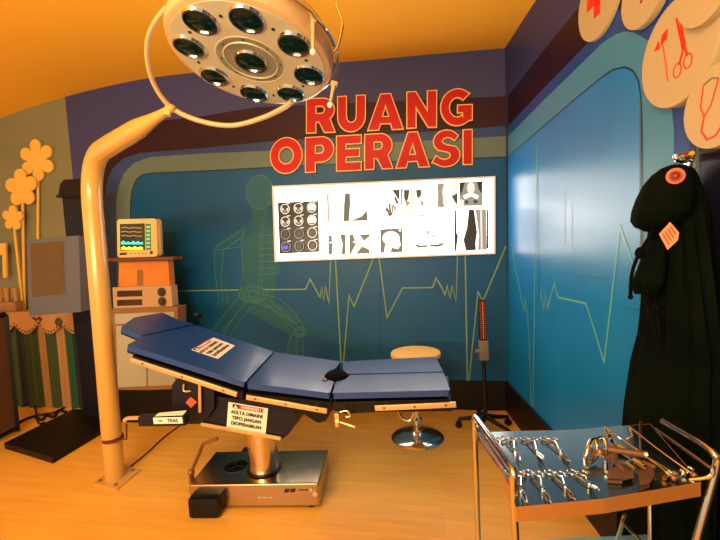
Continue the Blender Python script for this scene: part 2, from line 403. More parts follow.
for (x0_, y0_, x1_, y1_) in [(574, 250, 574, 275), (574, 275, 610, 279), (565, 190, 565, 245), (623, 308, 640, 310), (507.5, 240, 507.5, 380), (572, 205, 572, 250)]:
    S([(x0_, y0_), (x1_, y1_)], 11, 4, .006, right, rw)
struct(rw.build('wall_right', RM_, fixn=False))
sk = MB()
q0 = CORN0+RN*.0; q1 = along(CORN0, FRONT)
sk.prism([q0+RN*.025-BN*0+V((0, -.02, 0)), q1+RN*.025, q1+RN*.001, q0+RN*.001+V((0, -.02, 0))], zz*.275)
struct(sk.build('baseboard_right', M['black_soft'], bevel=.003))

# ceiling: follows the head of the back wall and comes forward
CM = mat('ceiling_orange', (255, 190, 56), .7, spec=.2)
ce = MB()
tw = list(topw); tw[-1] = CTOP
fr = [V((p.x*.9+(-.1), FRONT, p.z+.0)) for p in tw]; fr[-1] = along(CTOP, FRONT)
nseg = 6
for i in range(len(tw)-1):
    for k in range(nseg):
        t0, t1 = k/nseg, (k+1)/nseg
        ce.add([tw[i].lerp(fr[i], t0), tw[i+1].lerp(fr[i+1], t0), tw[i+1].lerp(fr[i+1], t1), tw[i].lerp(fr[i], t1)], [[0, 1, 2, 3]], 0, True)
fz = V((0, 0, .06))
ce2 = [(list(v+fz for v in ce.v))]
n0 = len(ce.v); ff = list(ce.f)
ce.add(ce2[0], ff, 0, True)
struct(ce.build('ceiling', CM, fixn=False))

# ------------------------------------------------------------------ red sign letters
def arc(cx, cy, rx, ry, a0, a1, n=12): return [(cx+rx*math.cos(math.radians(a0+(a1-a0)*i/n)), cy+ry*math.sin(math.radians(a0+(a1-a0)*i/n))) for i in range(n+1)]
LET = {
 'O': [arc(.5, .5, .5, .5, 0, 345, 23), arc(.5, .5, .235, .235, 0, 345, 23)],
 'U': [[(0, 1), (0, .42)]+arc(.5, .42, .5, .42, 180, 360, 14)+[(1, 1), (.68, 1), (.68, .43)]+arc(.5, .43, .18, .17, 360, 180, 8)+[(.32, 1)]],
 'A': [[(0, 0), (.36, 1), (.64, 1), (1, 0), (.69, 0), (.64, .17), (.36, .17), (.31, 0)], [(.41, .37), (.59, .37), (.5, .67)]],
 'N': [[(0, 0), (0, 1), (.3, 1), (.69, .46), (.69, 1), (1, 1), (1, 0), (.72, 0), (.31, .56), (.31, 0)]],
 'I': [[(0, 0), (0, 1), (1, 1), (1, 0)]],
 'E': [[(0, 0), (0, 1), (1, 1), (1, .76), (.38, .76), (.38, .62), (.93, .62), (.93, .39), (.38, .39), (.38, .24), (1, .24), (1, 0)]],
 'P': [[(0, 0), (0, 1), (.55, 1)]+arc(.57, .64, .43, .36, 88, -88, 12)+[(.35, .28), (.35, 0)], [(.35, .76), (.52, .76)]+arc(.54, .645, .11, .115, 80, -80, 6)+[(.35, .53)]],
 'R': [[(0, 0), (0, 1), (.55, 1)]+arc(.55, .66, .42, .34, 88, -50, 12)+[(1, 0), (.63, 0), (.44, .31), (.33, .31), (.33, 0)], [(.33, .77), (.5, .77)]+arc(.52, .665, .11, .105, 80, -80, 6)+[(.33, .56)]],
 'G': [[(1, .56), (.54, .56), (.54, .35), (.70, .35), (.70, .27)]+arc(.53, .5, .25, .265, -50, -315, 14)+[(.92, .86)]+arc(.53, .5, .53, .5, 47, 312, 18)+[(1, .14)]],
}
sC = []
def sline():
    o = arc(.50, .73, .46, .27, 38, 200, 12)+arc(.5, .69, .44, .26, 205, 262, 4)
    return None
LET['S'] = [[(.93, .83)]+arc(.50, .70, .45, .30, 50, 180, 10)+[(.08, .58), (.22, .46), (.5, .41), (.62, .37), (.66, .30), (.60, .23), (.47, .20), (.30, .23), (.14, .32), (0, .13)]+arc(.50, .30, .49, .30, 225, 360, 10)+[(.97, .42), (.84, .54), (.52, .60), (.41, .64), (.36, .70), (.42, .77), (.55, .80), (.68, .77), (.80, .70)]]
def letter(ch, x0, x1, yl, yr, h, label):
    # yl/yr: top pixel at left and right; h pixel height
    P = lambda u, v: back(x0+(x1-x0)*u, yl+(yr-yl)*u+h*(1-v), .012)
    pa, pb, pc = P(0, 0), P(1, 0), P(0, 1)
    t = thing('sign_letter', label, 'letter', pa, 0, 'raised red letters of the wall sign')
    def shape(name, off, ext, m, lift, mi=None):
        W = (pb-pa).length; H = (pc-pa).length
        cu = bpy.data.curves.new(name, 'CURVE'); cu.dimensions = '2D'; cu.fill_mode = 'BOTH'; cu.extrude = ext; cu.offset = off
        for c in LET[ch]:
            sp = cu.splines.new('POLY'); sp.points.add(len(c)-1); sp.use_cyclic_u = True
            for p, (u, v) in zip(sp.points, c): p.co = (u*W, v*H, 0, 1)
        o = bpy.data.objects.new('tmp', cu); COL.objects.link(o)
        dg = bpy.context.evaluated_depsgraph_get(); dg.update()
        me = bpy.data.meshes.new_from_object(o.evaluated_get(dg)); bpy.data.objects.remove(o)
        ax = (pb-pa).normalized(); az = BN; ay = az.cross(ax).normalized()
        up = (pc-pa).normalized()
        M3 = rot(ax, up, BN)
        me.transform(Matrix.Translation(BN*lift) @ M3.to_4x4())
        me.materials.clear(); me.materials.append(m)
        ob = bpy.data.objects.new(name, me); COL.objects.link(ob); ob.parent = t
        return ob
    shape('letter_edge', .0055, .012, M['sign_edge'], .004)
    shape('letter_face', -.0045, .002, M['red'], .0185)
for a_ in [('R', 307, 335.5, 99.5, 98.5, 34, 'raised red letter R with yellow edge, first letter of the upper word, beside the lamp'),
           ('U', 338, 365.5, 97.3, 96, 35.5, 'raised red letter U with yellow edge, second letter of the upper word'),
           ('A', 368, 403.5, 95.5, 94, 35.5, 'raised red letter A with yellow edge, in the middle of the upper word'),
           ('N', 407, 436.5, 92.8, 91.5, 36, 'raised red letter N with yellow edge, fourth letter of the upper word'),
           ('G', 440.5, 472, 90.3, 89.2, 36.5, 'raised red letter G with yellow edge, last letter of the upper word'),
           ('O', 271, 302.5, 139, 137.5, 35.5, 'raised red letter O with yellow edge, first letter of the lower word'),
           ('P', 306, 334, 138.2, 136.9, 34.5, 'raised red letter P with yellow edge, second letter of the lower word'),
           ('E', 337, 361.5, 136.6, 135.6, 34.8, 'raised red letter E with yellow edge, third letter of the lower word'),
           ('R', 365, 393, 135, 133.7, 35, 'raised red letter R with yellow edge, fourth letter of the lower word'),
           ('A', 396, 429.5, 133.5, 132, 35, 'raised red letter A with yellow edge, fifth letter of the lower word'),
           ('S', 432, 460, 131.3, 130.1, 36.3, 'raised red letter S with yellow edge, sixth letter of the lower word'),
           ('I', 463, 472, 130.4, 130, 34.5, 'raised red letter I with yellow edge, last letter of the lower word')]:
    letter(*a_)

# ------------------------------------------------------------------ x-ray light box
LB = [(272, 186), (495.5, 176), (495.5, 254), (274.5, 262)]
lb = thing('xray_light_box', 'long glowing white x-ray viewing box on the wall under the red sign', 'light box', back(384, 262, .03))
o_ = [back(x, y, .045) for x, y in LB]
fr_ = MB()
ins = [(274, 188), (493.5, 178), (493.5, 252.3), (276.5, 260.2)]
i_ = [back(x, y, .045) for x, y in ins]; ob_ = [back(x, y, .002) for x, y in LB]
# rear points straight behind the front ones
ob_ = [p-BN*.043 for p in o_]; id_ = [p-BN*.006 for p in i_]
for k in range(4):
    j = (k+1) % 4
    fr_.face([o_[k], o_[j], i_[j], i_[k]]); fr_.face([o_[k], o_[j], ob_[j], ob_[k]]); fr_.face([i_[k], i_[j], id_[j], id_[k]])
fr_.face(ob_)
fr_.build('frame', M['box_frame'], lb)
pn = MB(); pn.prism(id_, -BN*.004); pn.build('glowing_panel', M['box_white'], lb)
FILM = [M['film_black'], M['film_dark'], M['film_mid'], M['film_light'], M['film_white'], M['film_blue']]
def film(name, label, polys, group='x-ray films on the light box'):
    m = MB()
    for (mi, pts) in polys:
        if mi == 'base': m.prism([back(x, y, .0415) for x, y in pts[1]], -BN*.001, pts[0])
        else: pass
    k = 0
    for (mi, pts) in polys:
        if mi != 'base': k += 1; m.face([back(x, y, .0418+.00012*k) for x, y in pts], mi)
    o = m.build(name, FILM, None, fixn=False)
    return tag(o, label, 'x-ray film', group)
def q(x0, y0, x1, y1, s=-.035): return [(x0, y0), (x1, y0+(x1-x0)*s), (x1, y1+(x1-x0)*s), (x0, y1)]
# CT sheet
po = [('base', (0, [(277.5, 202.5), (318.5, 200.5), (319.5, 252), (279.5, 254)]))]
for r in range(4):
    for c in range(3):
        cx = 285+c*13.3+r*.3; cy = 209+r*12.6-c*.8
        o1 = ell(cx, cy, 4.8, 5.3, 14); i1 = ell(cx, cy, 4.0, 4.5, 14)
        for k in range(14):
            po.append((2 if c < 2 and r > 1 else 3, [o1[k], o1[(k+1) % 14], i1[(k+1) % 14], i1[k]]))
        if r < 2:
            po.append((3 if c < 2 else 4, [(cx-3.5, cy-2), (cx-1, cy), (cx-3, cy+3)])); po.append((3 if c < 2 else 4, [(cx+3.5, cy-2), (cx+1, cy), (cx+3, cy+3)]))
            po.append((2, ell(cx, cy+2.2, 1.7, 1.6, 8)))
            if c == 2: po.append((4, ell(cx, cy-.5, 3.4, 3.2, 10)))
        else: po.append((1, ell(cx, cy, 2.9, 3.3, 10)))
        po.append((3, [(cx+1.5, cy-6), (cx+5, cy-6.4), (cx+5, cy-5.4), (cx+1.5, cy-5)]))
po.append((5, ell(285.5, 247.5, 3.2, 1.7, 10)))
film('scan_film', 'black scan film of twelve head slices, at the left end of the light box', po)
film('xray_film', 'upper x-ray film of a long limb, dark strips beside white, right of the scan sheet',
     [('base', (4, q(326, 194.5, 368, 222.5))), (1, [(327, 194), (328.6, 194), (329, 221), (328, 222)]), (1, [(345, 193.5), (350, 193.3), (350.3, 203), (349, 221), (343.5, 221.5), (344, 205)]), (1, [(350.5, 221), (362, 216), (368, 209), (368, 220.7)]), (3, [(366.8, 193), (368, 193), (368, 214), (366.8, 215)])])
film('xray_film', 'x-ray film of a hand with spread fingers and a dark upper corner',
     [('base', (4, q(385, 190, 400, 218))), (1, [(392, 189.6), (400, 189.3), (400, 202)]), (1, [(386.5, 206), (389.5, 211), (388.5, 214), (385.5, 210)]), (1, [(388.6, 204), (390.6, 203), (391.3, 213), (389.4, 214)]), (1, [(392.4, 204), (394.2, 204.5), (392.8, 212.5), (391.5, 212.5)]), (1, [(395.5, 196), (399, 203), (397, 204.5), (394, 198.5)]), (2, [(394, 206), (397, 207), (394, 213)]), (1, [(387.5, 213), (393, 212), (391.5, 216), (388.5, 216)])])
film('xray_film', 'x-ray film of a chest with grey shoulders and a thin dark frame line',
     [('base', (4, q(400.5, 188.5, 425.5, 217))), (2, [(400.5, 188.5), (403, 188.3), (402, 205), (400.5, 206)]), (1, [(404, 190), (409.5, 189.8), (408.5, 198), (406, 204), (404, 198)]), (2, [(406, 200), (411, 203), (406, 207)]), (3, [(403.5, 205), (408, 207), (404, 213)]), (3, [(410, 190), (415, 190), (414, 214), (411, 214)]), (1, [(416, 190), (421, 189.6), (421.5, 195), (418, 199), (416.5, 195)]), (2, [(421, 199), (424, 204), (423, 207), (420.5, 203)]), (1, [(401, 216), (425, 215), (425, 216.2), (401, 217.2)]), (2, [(425, 207), (425.8, 207), (425.8, 216), (425, 216)])])
film('xray_film', 'x-ray film of a grey hip joint, small, in the upper row near the right end',
     [('base', (3, q(437.5, 183.5, 458, 207.5))), (2, [(437.5, 183.5), (444, 183), (442, 193), (444.5, 207), (437.5, 207.5)]), (4, ell(449, 190, 6, 6, 12)), (4, ell(448, 202, 5, 4, 12)), (1, [(452, 196), (458, 193), (458, 205), (455, 202)])])
film('xray_film', 'x-ray film of a pelvis between two dark corners, last in the upper row',
     [('base', (2, q(459.5, 182, 482.5, 206.5))), (0, [(459.5, 182), (465, 181.8), (462, 192), (459.5, 197)]), (0, [(477, 181.6), (482.5, 181.4), (482.5, 194), (479, 190)]), (3, ell(471, 188, 4, 6, 12)), (4, [(463, 196), (471, 192), (479, 196), (477, 199), (471, 196), (465, 199)]), (1, ell(466.5, 202, 2.2, 2, 10)), (1, ell(475.5, 201.6, 2.2, 2, 10)), (3, [(460, 199), (464, 200), (464, 206), (460, 206.5)])])
film('xray_film', 'lower x-ray film of two knees seen from the front, three dark stripes',
     [('base', (4, q(328.5, 235, 346, 255))), (1, [(328.5, 235), (331.5, 235), (332.5, 244), (332, 254.8), (328.5, 255)]), (3, [(334, 235), (337, 235), (338, 254), (334.5, 254.5)]), (1, [(340, 234.6), (346, 234.4), (346, 254), (341.5, 254.4), (342.5, 244)]), (4, ell(330.6, 242.5, .8, .9, 8))])
film('xray_film', 'lower x-ray film of a bent knee, white joint between dark wedges',
     [('base', (1, q(349, 234.5, 370, 254.5))), (4, [(353, 234.4), (359, 234.2), (364, 241), (370, 236), (370, 250), (362, 246), (356, 254), (350.5, 254.4), (356, 244)]), (3, ell(361, 244, 4, 3.4, 12)), (4, ell(354, 242, .8, .9, 8))])
film('xray_film', 'x-ray film of a white skull in profile on dark grey, in the lower row',
     [('base', (1, q(380, 229, 403, 253))), (4, ell(391, 238, 8.5, 6.8, 18)), (4, [(386, 241), (399.5, 239), (400.5, 245), (398, 249), (392, 247.5), (390, 252.6), (384, 252.8)]), (3, ell(396.5, 241.5, 1.7, 1.4, 8)), (4, ell(400, 230.4, 1.3, 1, 8))])
film('xray_film', 'faint x-ray film of jaws and throat, almost white, in the lower row',
     [('base', (4, q(414, 230, 444, 249))), (2, [(427, 231), (430, 230.6), (429, 234), (427, 234)]), (2, ell(433.5, 236, 1.2, 1.2, 8)), (3, [(424, 236), (430, 235), (430, 239), (425, 239)]), (1, [(416, 244), (420, 245.5), (427, 245), (427, 247), (419, 247.5), (416, 246.5)]), (1, [(430, 244.5), (438, 244.5), (443, 242.5), (443, 245), (438, 246.8), (430, 246.4)])])
film('xray_film', 'tall x-ray film of two lower legs, at the right end of the light box',
     [('base', (4, q(454, 210, 488.5, 251.5))), (0, [(454, 210), (456, 210), (456.5, 232), (458, 236), (456, 251), (454, 251.5)]), (0, [(469, 209.5), (474, 209.3), (477, 232), (475.5, 243), (476, 250), (466, 250.6), (463.5, 240), (467, 228)]), (2, [(475.5, 209.3), (486, 209), (486.5, 249.6), (478, 250), (479, 235)]), (3, [(480, 210), (482, 210), (482.5, 249), (481, 249)]), (0, [(486.8, 209), (488.5, 209), (488.5, 248), (486.5, 249)]), (4, ell(457.3, 233, .8, .8, 8)), (4, ell(477.5, 237, .8, .8, 8))])

# ------------------------------------------------------------------ wall discs
def disc(px, py, rpx, label, deco, d=.02, ry=None):
    # py radius in px; circle on the right wall
    c = right(px, py, d); up = RUP; al = V((0, -1, 0)); al = (al-RN*al.dot(RN)).normalized()
    e = right(px, py-rpx, d); r = (e-c).length
    t = thing('wall_disc', label, 'wall disc', right(px, py, 0), 0, 'cream discs on the right-hand wall')
    m = MB(); M3 = rot(al, up, al.cross(up)); n = al.cross(up)
    if n.dot(RN) < 0: M3 = rot(al, up, RN); n = RN
    m.lathe([(r, -d*.8), (r, .0), (r*.985, .004), (0, .004)], c, rot(al, up, RN), 48, 0)
    m.build('disc_board', M['disc'], t)
    g = lambda x, y: c+(al*x+up*y)*r+RN*.006
    if deco: deco(t, g, r)
    return t
def strips(t, g, polys, name, m):
    b = MB()
    for p in polys:
        b.prism([g(x, y) for x, y in p], -RN*.0015)
    return b.build(name, m, t)
def pathpoly(pts, w):
    out = []
    for i in range(len(pts)-1):
        (x0, y0), (x1, y1) = pts[i], pts[i+1]; L = math.hypot(x1-x0, y1-y0) or 1; nx, ny = -(y1-y0)/L*w/2, (x1-x0)/L*w/2
        out.append([(x0+nx, y0+ny), (x1+nx, y1+ny), (x1-nx, y1-ny), (x0-nx, y0-ny)])
    return out
def d_cross(t, g, r):
    strips(t, g, [[(-.15, .55), (.15, .55), (.15, .2), (.5, .2), (.5, -.1), (.15, -.1), (.15, -.45), (-.15, -.45), (-.15, -.1), (-.5, -.1), (-.5, .2), (-.15, .2)]], 'red_cross', M['disc_red'])
def d_scis(t, g, r):
    strips(t, g, [[(-.38, .50), (-.22, .55), (-.25, .36), (-.42, .32)], [(-.48, .44), (-.60, .28), (-.43, .26)]], 'hammer_head', M['disc_red'])
    strips(t, g, pathpoly([(-.36, .34), (-.24, -.2), (-.2, -.45)], .035), 'hammer_shaft', M['badge'])
    rg = [(.05+.10*math.cos(a*PI/8), -.36+.13*math.sin(a*PI/8)) for a in range(17)]; rg2 = [(.31+.10*math.cos(a*PI/8), -.30+.13*math.sin(a*PI/8)) for a in range(17)]
    strips(t, g, [[(-.02, .62), (.02, .62), (.22, .0), (.16, -.03)], [(.06, .60), (.09, .6), (.26, .02), (.2, .0)]]+pathpoly([(.2, .0), (.1, -.28)], .045)+pathpoly([(.22, .0), (.3, -.2)], .045)+pathpoly(rg, .02)+pathpoly(rg2, .02), 'scissors_print', M['disc_red'])
def d_stet(t, g, r):
    strips(t, g, pathpoly([(-.35, .62), (-.42, .1), (-.3, -.15), (-.1, .05), (.1, .62)], .03)+pathpoly([(-.3, -.15), (-.38, -.5), (-.2, -.75), (.05, -.72), (.3, -.45), (.35, -.1)], .04)+[[(.35+.13*math.cos(a*PI/5), .02+.13*math.sin(a*PI/5)) for a in range(10)]], 'stethoscope_print', M['disc_red'])
    strips(t, g, pathpoly([(-.35, .62), (-.1, .7), (.1, .62)], .03), 'headset_print', M['grey'])
def d_plain(t, g, r):
    strips(t, g, pathpoly([(-.05, .6), (-.02, -.2)], .04), 'thermometer_line', M['badge'])
    strips(t, g, [[(-.02+.05*math.cos(a*PI/5), -.3+.05*math.sin(a*PI/5)) for a in range(10)]], 'thermometer_bulb', M['badge_dark'])
disc(598, -2, 40, 'cream wall disc with a red cross, nearest the room corner', d_cross, .02)
disc(643, -10, 36, 'small cream wall disc at the picture top, between the red cross and the scissors', d_plain, .03)
disc(677, 52, 54, 'largest cream wall disc, printed with red scissors and a hammer', d_scis, .045)
disc(704, -12, 36, 'plain cream wall disc overlapping the top of the scissors disc', None, .075)
disc(716, 106, 42, 'cream wall disc with a red stethoscope, cut off by the right edge', d_stet, .075)

# ------------------------------------------------------------------ coat hook and gown
GO = .13
hk = thing('coat_hook', 'chrome coat hook holding the dark green gown on the right wall', 'hook', right(684, 160, 0))
m = MB(); m.box(right(690, 160, .008), (.014, .05, .07), None, 0, .004); m.build('mounting_plate', M['chrome'], hk)
m = MB(); m.tube(smooth([right(689, 160, .01), right(686, 161, .06), right(682, 161, .11), right(677, 159, .135), right(675, 155, .14)], 5), .008); m.box(right(680, 158.5, .12), (.02, .03, .02), None, 0, .004)
m.build('lower_arm', M['chrome'], hk)
m = MB(); m.tube(smooth([right(689, 158, .01), right(689, 156, .05), right(692, 153, .08)], 5), .008); m.box(right(686, 156, .06), (.03, .02, .018), None, 0, .004); m.build('upper_arm', M['gold'], hk)
def cloth(levels, off, th, folds, amp, name, mt, par, n=48, ph=0):
    m = MB(); vs = []; lv = levels
    L = []
    for i in range(len(lv)-1):
        for k in range(4):
            t = k/4; t2 = t*t*(3-2*t)
            L.append(tuple(lv[i][j]*(1-t2)+lv[i+1][j]*t2 for j in range(4)))
    L.append(lv[-1])
    for i, (y, xl, xr, tk) in enumerate(L):
        a = right(xl, y, off); b = right(xr, y, off); c = (a+b)/2; h = (b-a)/2
        zc = c.z
        for k in range(n):
            t = 2*PI*k/n
            f_ = 1+amp*math.sin(folds*t+ph+i*.12)*min(1, i/8)+amp*.5*math.sin(folds*2.3*t+i*.2)*min(1, i/8)
            p = c+h*math.cos(t)*(1+(f_-1)*.3)+RN*(tk*th*math.sin(t)*f_)
            vs.append(p)
    fs = []
    for i in range(len(L)-1):
        for k in range(n): fs.append([i*n+k, i*n+(k+1) % n, (i+1)*n+(k+1) % n, (i+1)*n+k])
    fs.append(list(range(n))); fs.append([(len(L)-1)*n+k for k in range(n)][::-1])
    m.add(vs, fs, 0, True); return m.build(name, mt, par)
gw = thing('surgical_gown', 'dark green hooded gown with orange badge hanging from the wall hook', 'gown', right(684, 480, .1))
cloth([(166, 678, 690, .2), (172, 672, 694, .5), (190, 664, 699, .8), (215, 657, 703, .9), (232, 653, 705, .9), (262, 649, 708, .95), (297, 647, 712, 1), (333, 643, 716, 1), (362, 635, 718, 1), (400, 628, 716, 1), (450, 624, 714, 1), (505, 621, 712, 1), (560, 620, 712, 1)], .062, .052, 9, .18, 'gown_body', M['gown'], gw, 72)
cloth([(164.5, 673, 684, .25), (168, 665, 688, .5), (175, 657, 690, .75), (186, 649, 690, .95), (200, 643, 688, 1.1), (212, 639, 684, 1.15), (221, 638, 676, 1.1), (227, 641, 667, .9), (231.5, 649, 660, .5)], .135, .06, 3, .06, 'hood', M['gown'], gw)
cloth([(240, 650, 664, .5), (262, 644, 664, .8), (285, 636, 662, 1), (294, 638, 655, .6)], .15, .045, 3, .12, 'sleeve', M['gown'], gw)
b_ = right(675.5, 176, .235); bn = (CAM-b_).normalized()
bd = MB(); ux = V((0, 0, 1)).cross(bn).normalized(); uy = bn.cross(ux)
M3b = rot(ux, uy, bn); bd.lathe([(.024, -.012), (.024, .002), (.0, .004)], b_, M3b, 28); bo = bd.build('round_badge', M['badge'], gw)
bd = MB(); bd.lathe([(.017, .0035), (.017, .006), (.013, .006), (.013, .0035)], b_, M3b, 24); bd.ball(b_+bn*.004, .006, 0, (1, 1, .4), M3b); bd.build('badge_emblem', M['badge_dark'], bo)
def onp(px, py, c, n): return hit(px, py, c, n)
tg = right(669, 236, .25); tn = (CAM-tg).normalized()
m = MB(); m.prism([onp(x, y, tg, tn) for x, y in [(659, 234), (670, 222), (679, 232.5), (678, 240), (667.5, 250)]], -tn*.006); to = m.build('paper_tag', M['tag'], gw)
m = MB()
for k in range(4):
    s_ = k*2.6
    m.prism([onp(x, y, tg+tn*.002, tn) for x, y in [(662+s_, 234-s_*.9), (663.2+s_, 233-s_*.9), (669.5+s_*.9, 244-s_*1.3), (668.5+s_*.9, 245-s_*1.3)]], -tn*.001)
m.build('tag_print', M['badge_dark'], to)
m = MB(); m.tube(smooth([right(x, y, .24) for x, y in [(654, 230), (647, 241), (640, 252), (634, 266), (631, 280), (630.5, 297)]], 5), .006, 8); m.ball(right(640, 253, .24), .016, 0, (1, 1, 1.3)); m.ball(right(630.5, 297, .24), .009)
m.build('drawstring', M['gown_cord'], gw)
m = MB(); m.tube(smooth([right(x, y, .185) for x, y in [(646, 297), (650, 312), (655, 330), (658, 340)]], 4), .007, 8); m.tube(smooth([right(x, y, .185) for x, y in [(656, 300), (653, 312), (658, 318), (660, 338)]], 4), .006, 8)
m.ball(right(657, 308, .185), .013); m.build('waist_tie', M['gown_cord'], gw)

# ------------------------------------------------------------------ operating table
TY = math.radians(-8)
c0_ = onz(270, 489, 0); TAB = V((c0_.x, c0_.y, 0))
p_ = hit(271, 468, (0, 0, .17), (0, 0, 1)); TAB = V((p_.x, p_.y, 0))
tx = V((math.cos(TY), math.sin(TY), 0)); ty = V((-math.sin(TY), math.cos(TY), 0))
def tl(x, y, z): return TAB+tx*x+ty*y+zz*z
def tside(px, py, y=-.28):                                         # pixel onto the table's side plane
    return hit(px, py, TAB+ty*y, ty)
tb = thing('operating_table', 'blue padded operating table on a steel pedestal, warning labels on its back and side', 'operating table', TAB, TY)
T3 = rot(tx, ty, zz)
A_ = tside(127, 344.5); B_ = tside(246, 382.5); C_ = tside(331, 393); D_ = tside(450, 390)
def section(name, near0, near1, pixpoly, th, mt, off=0):
    s = (near1-near0).normalized(); n = ty.cross(s); n = -n if n.z < 0 else n
    pts = [hit(x, y, near0+n*off, n) for x, y in pixpoly]
    m = MB(); m.prism(pts, -n*th); return m, s, n
pads = []
def pad(name, near0, near1, poly, th=.034):
    m, s, n = section(name, near0, near1, poly, th, None)
    o = m.build(name, M['blue_pad'], tb, bevel=.011)
    for p in o.data.polygons: p.use_smooth = True
    m, s, n = section(name, near0, near1, poly, .05, None, -th-.001)
    cx = sum(m.v, V())/len(m.v)
    m.v = [cx+(p-cx)*.985 for p in m.v]
    m.build('pad_base', M['black'], tb, bevel=.004)
    return s, n
sB, nB = pad('back_pad', A_, B_, [(127, 345), (245, 382), (273.5, 351.5), (196, 325), (143, 336.5)])
pad('head_pad', A_, B_, [(141.5, 335.5), (121, 327), (134, 317.5), (162.5, 312.5), (180, 320.5), (194, 323.5)])
sS, nS = pad('seat_pad', B_, C_, [(247, 383), (330, 393), (334, 381), (328, 378), (327, 372), (336, 368), (341, 361.5), (275, 352)])
sL, nL = pad('leg_pad', C_, D_, [(332.5, 393), (450, 390), (443.5, 372.5), (350, 375), (346, 379), (336.5, 381)])
pad('leg_pad', C_, D_, [(343, 361.5), (435.5, 356.5), (443, 371.2), (348, 373.8), (343, 370)])
# perineal cut-out cushion
m = MB(); cc = hit(335.5, 376.5, C_+zz*0.0, zz)
m.ball(cc+zz*.004, .088, 0, (.80, 1.0, .30), T3); m.build('centre_cut_out', M['gown_cord'], tb)
m = MB(); m.tube([hit(322, 379, cc+zz*.015, zz), hit(327, 379.5, cc+zz*.015, zz)], .007, 8); m.build('cut_out_clip', M['chrome'], tb)
# rails
def rail(a, b, y=-.315, h=.028, w=.012):
    p, q_ = tside(*a, y), tside(*b, y); d = (q_-p).normalized(); n = ty.cross(d)
    m = MB(); m.box((p+q_)/2, ((q_-p).length, w, h), rot(d, ty, n), 0, .002)
    o = m.build('side_rail', M['rail'], tb)
    for t in (.12, .5, .88):
        m = MB(); c = p.lerp(q_, t); m.cyl(c-ty*.008, c-ty*.003, .007, 12)
        m.build('rail_bolt', M['brown_metal'], o)
    m = MB()
    for t in (.15, .85):
        c = p.lerp(q_, t); m.cyl(c, c+ty*.06, .009, 10)
    m.build('rail_spacer', M['chrome'], o)
rail((131, 359.5), (237, 394.5)); rail((246.5, 397), (327, 411)); rail((375, 408), (456, 404.5))
# far side rail over the back section
# sub frames
def under(name, poly, y0, y1, mt, bev=.006):
    m = MB(); m.prism([tside(x, y, y0) for x, y in poly], ty*(y1-y0)); return m.build(name, mt, tb, bevel=bev)
under('back_frame', [(132, 355), (243, 392), (243, 399), (135, 362)], -.26, .2, M['black'])
under('seat_frame', [(246, 393), (331, 402), (331, 410), (326, 421), (318, 423), (308, 417), (300, 411), (246, 402)], -.26, .2, M['black'])
under('leg_frame', [(333, 402), (451, 399), (453, 411), (375, 412), (345, 414), (333, 410)], -.26, .1, M['black'])
# tilting body under the seat
under('tilt_body', [(212, 396), (246, 400), (294, 408), (293, 425), (289, 434), (284, 438), (278, 439), (200, 424), (186, 424), (186, 400), (205, 388)], -.17, .14, M['navy'], .012)
under('motor_box', [(172, 385), (176, 379.5), (206, 381), (214, 388), (214, 408), (207, 418), (198, 424), (178, 424), (172, 418)], -.20, .02, M['navy'], .01)
m = MB(); p, q_ = tside(201, 424, -.185), tside(281, 438.5, -.185); d = (q_-p).normalized(); m.box((p+q_)/2, ((q_-p).length, .01, .022), rot(d, ty, ty.cross(d)), 0, .002); m.build('lower_trim', M['rail'], tb)
m = MB(); m.prism([tside(x, y, -.203) for x, y in [(190.5, 397), (197, 402), (191, 408), (185.5, 402.5)]], ty*.002); m.build('diamond_sticker', M['badge'], tb)
m = MB(); m.tube(smooth([tside(x, y, -.21) for x, y in [(184, 384), (184, 391), (191, 391)]], 4), .006, 8); m.tube([tside(200, 384, -.215), tside(200, 412, -.215)], .011, 8); m.build('bracket_rod', M['rail'], tb)
# side warning label
def plate(poly, y, name, m_=None):
    m = MB(); m.prism([tside(x, yy, y) for x, yy in poly], ty*.0015); return m.build(name, m_ or M['white'], tb)
wl = plate([(228.5, 402), (268, 408.5), (265.5, 434), (226.5, 427)], -.174, 'warning_label')
def orient(pl, pr, pt):                                            # matrix: origin pl, x to pr, y to pt
    ax = (pr-pl).normalized(); ay = (pt-pl); ay = (ay-ax*ay.dot(ax)).normalized(); return ax, ay, ax.cross(ay)
def lab(parent, o, ax, ay, W, H, lines):
    az = ax.cross(ay); R3 = rot(ax, ay, az).to_4x4()
    P = lambda u, v, k=.001: o+ax*W*u+ay*H*v+az*k
    m = MB(); m.prism([P(.13, .80), P(.9, .80), P(.9, .96), P(.13, .96)], az*.0003); hd = m.build('label_header', M['label_red'], parent)
    m = MB(); m.prism([P(.13, .80, .0012), P(.29, .80, .0012), P(.29, .96, .0012), P(.13, .96, .0012)], az*.0004); m.build('header_block', M['ink'], parent)
    m = MB(); m.prism([P(.155, .82, .0018), P(.265, .82, .0018), P(.21, .945, .0018)], az*.0003); m.build('warning_triangle', M['white'], parent)
    text('WARNING !', H*.15, parent, Matrix.Translation(P(.6, .88, .0018)) @ R3, M['white'], bold=.0006)
    for i, l in enumerate(lines):
        text(l, H*.18, parent, Matrix.Translation(P(.5, .64-i*.22, .0014)) @ R3, M['ink'], bold=.001)
LT = ['ADLTA DIMAINI', 'TSBO JANGAN', 'DIOPERASIKAN']
o0 = tside(226.5, 427, -.176); o1 = tside(265.5, 434, -.176); o2 = tside(228.5, 402, -.176)
ax, ay, az = orient(o0, o1, o2); lab(wl, o0, ax, ay, (o1-o0).length, (o2-o0).length, LT)
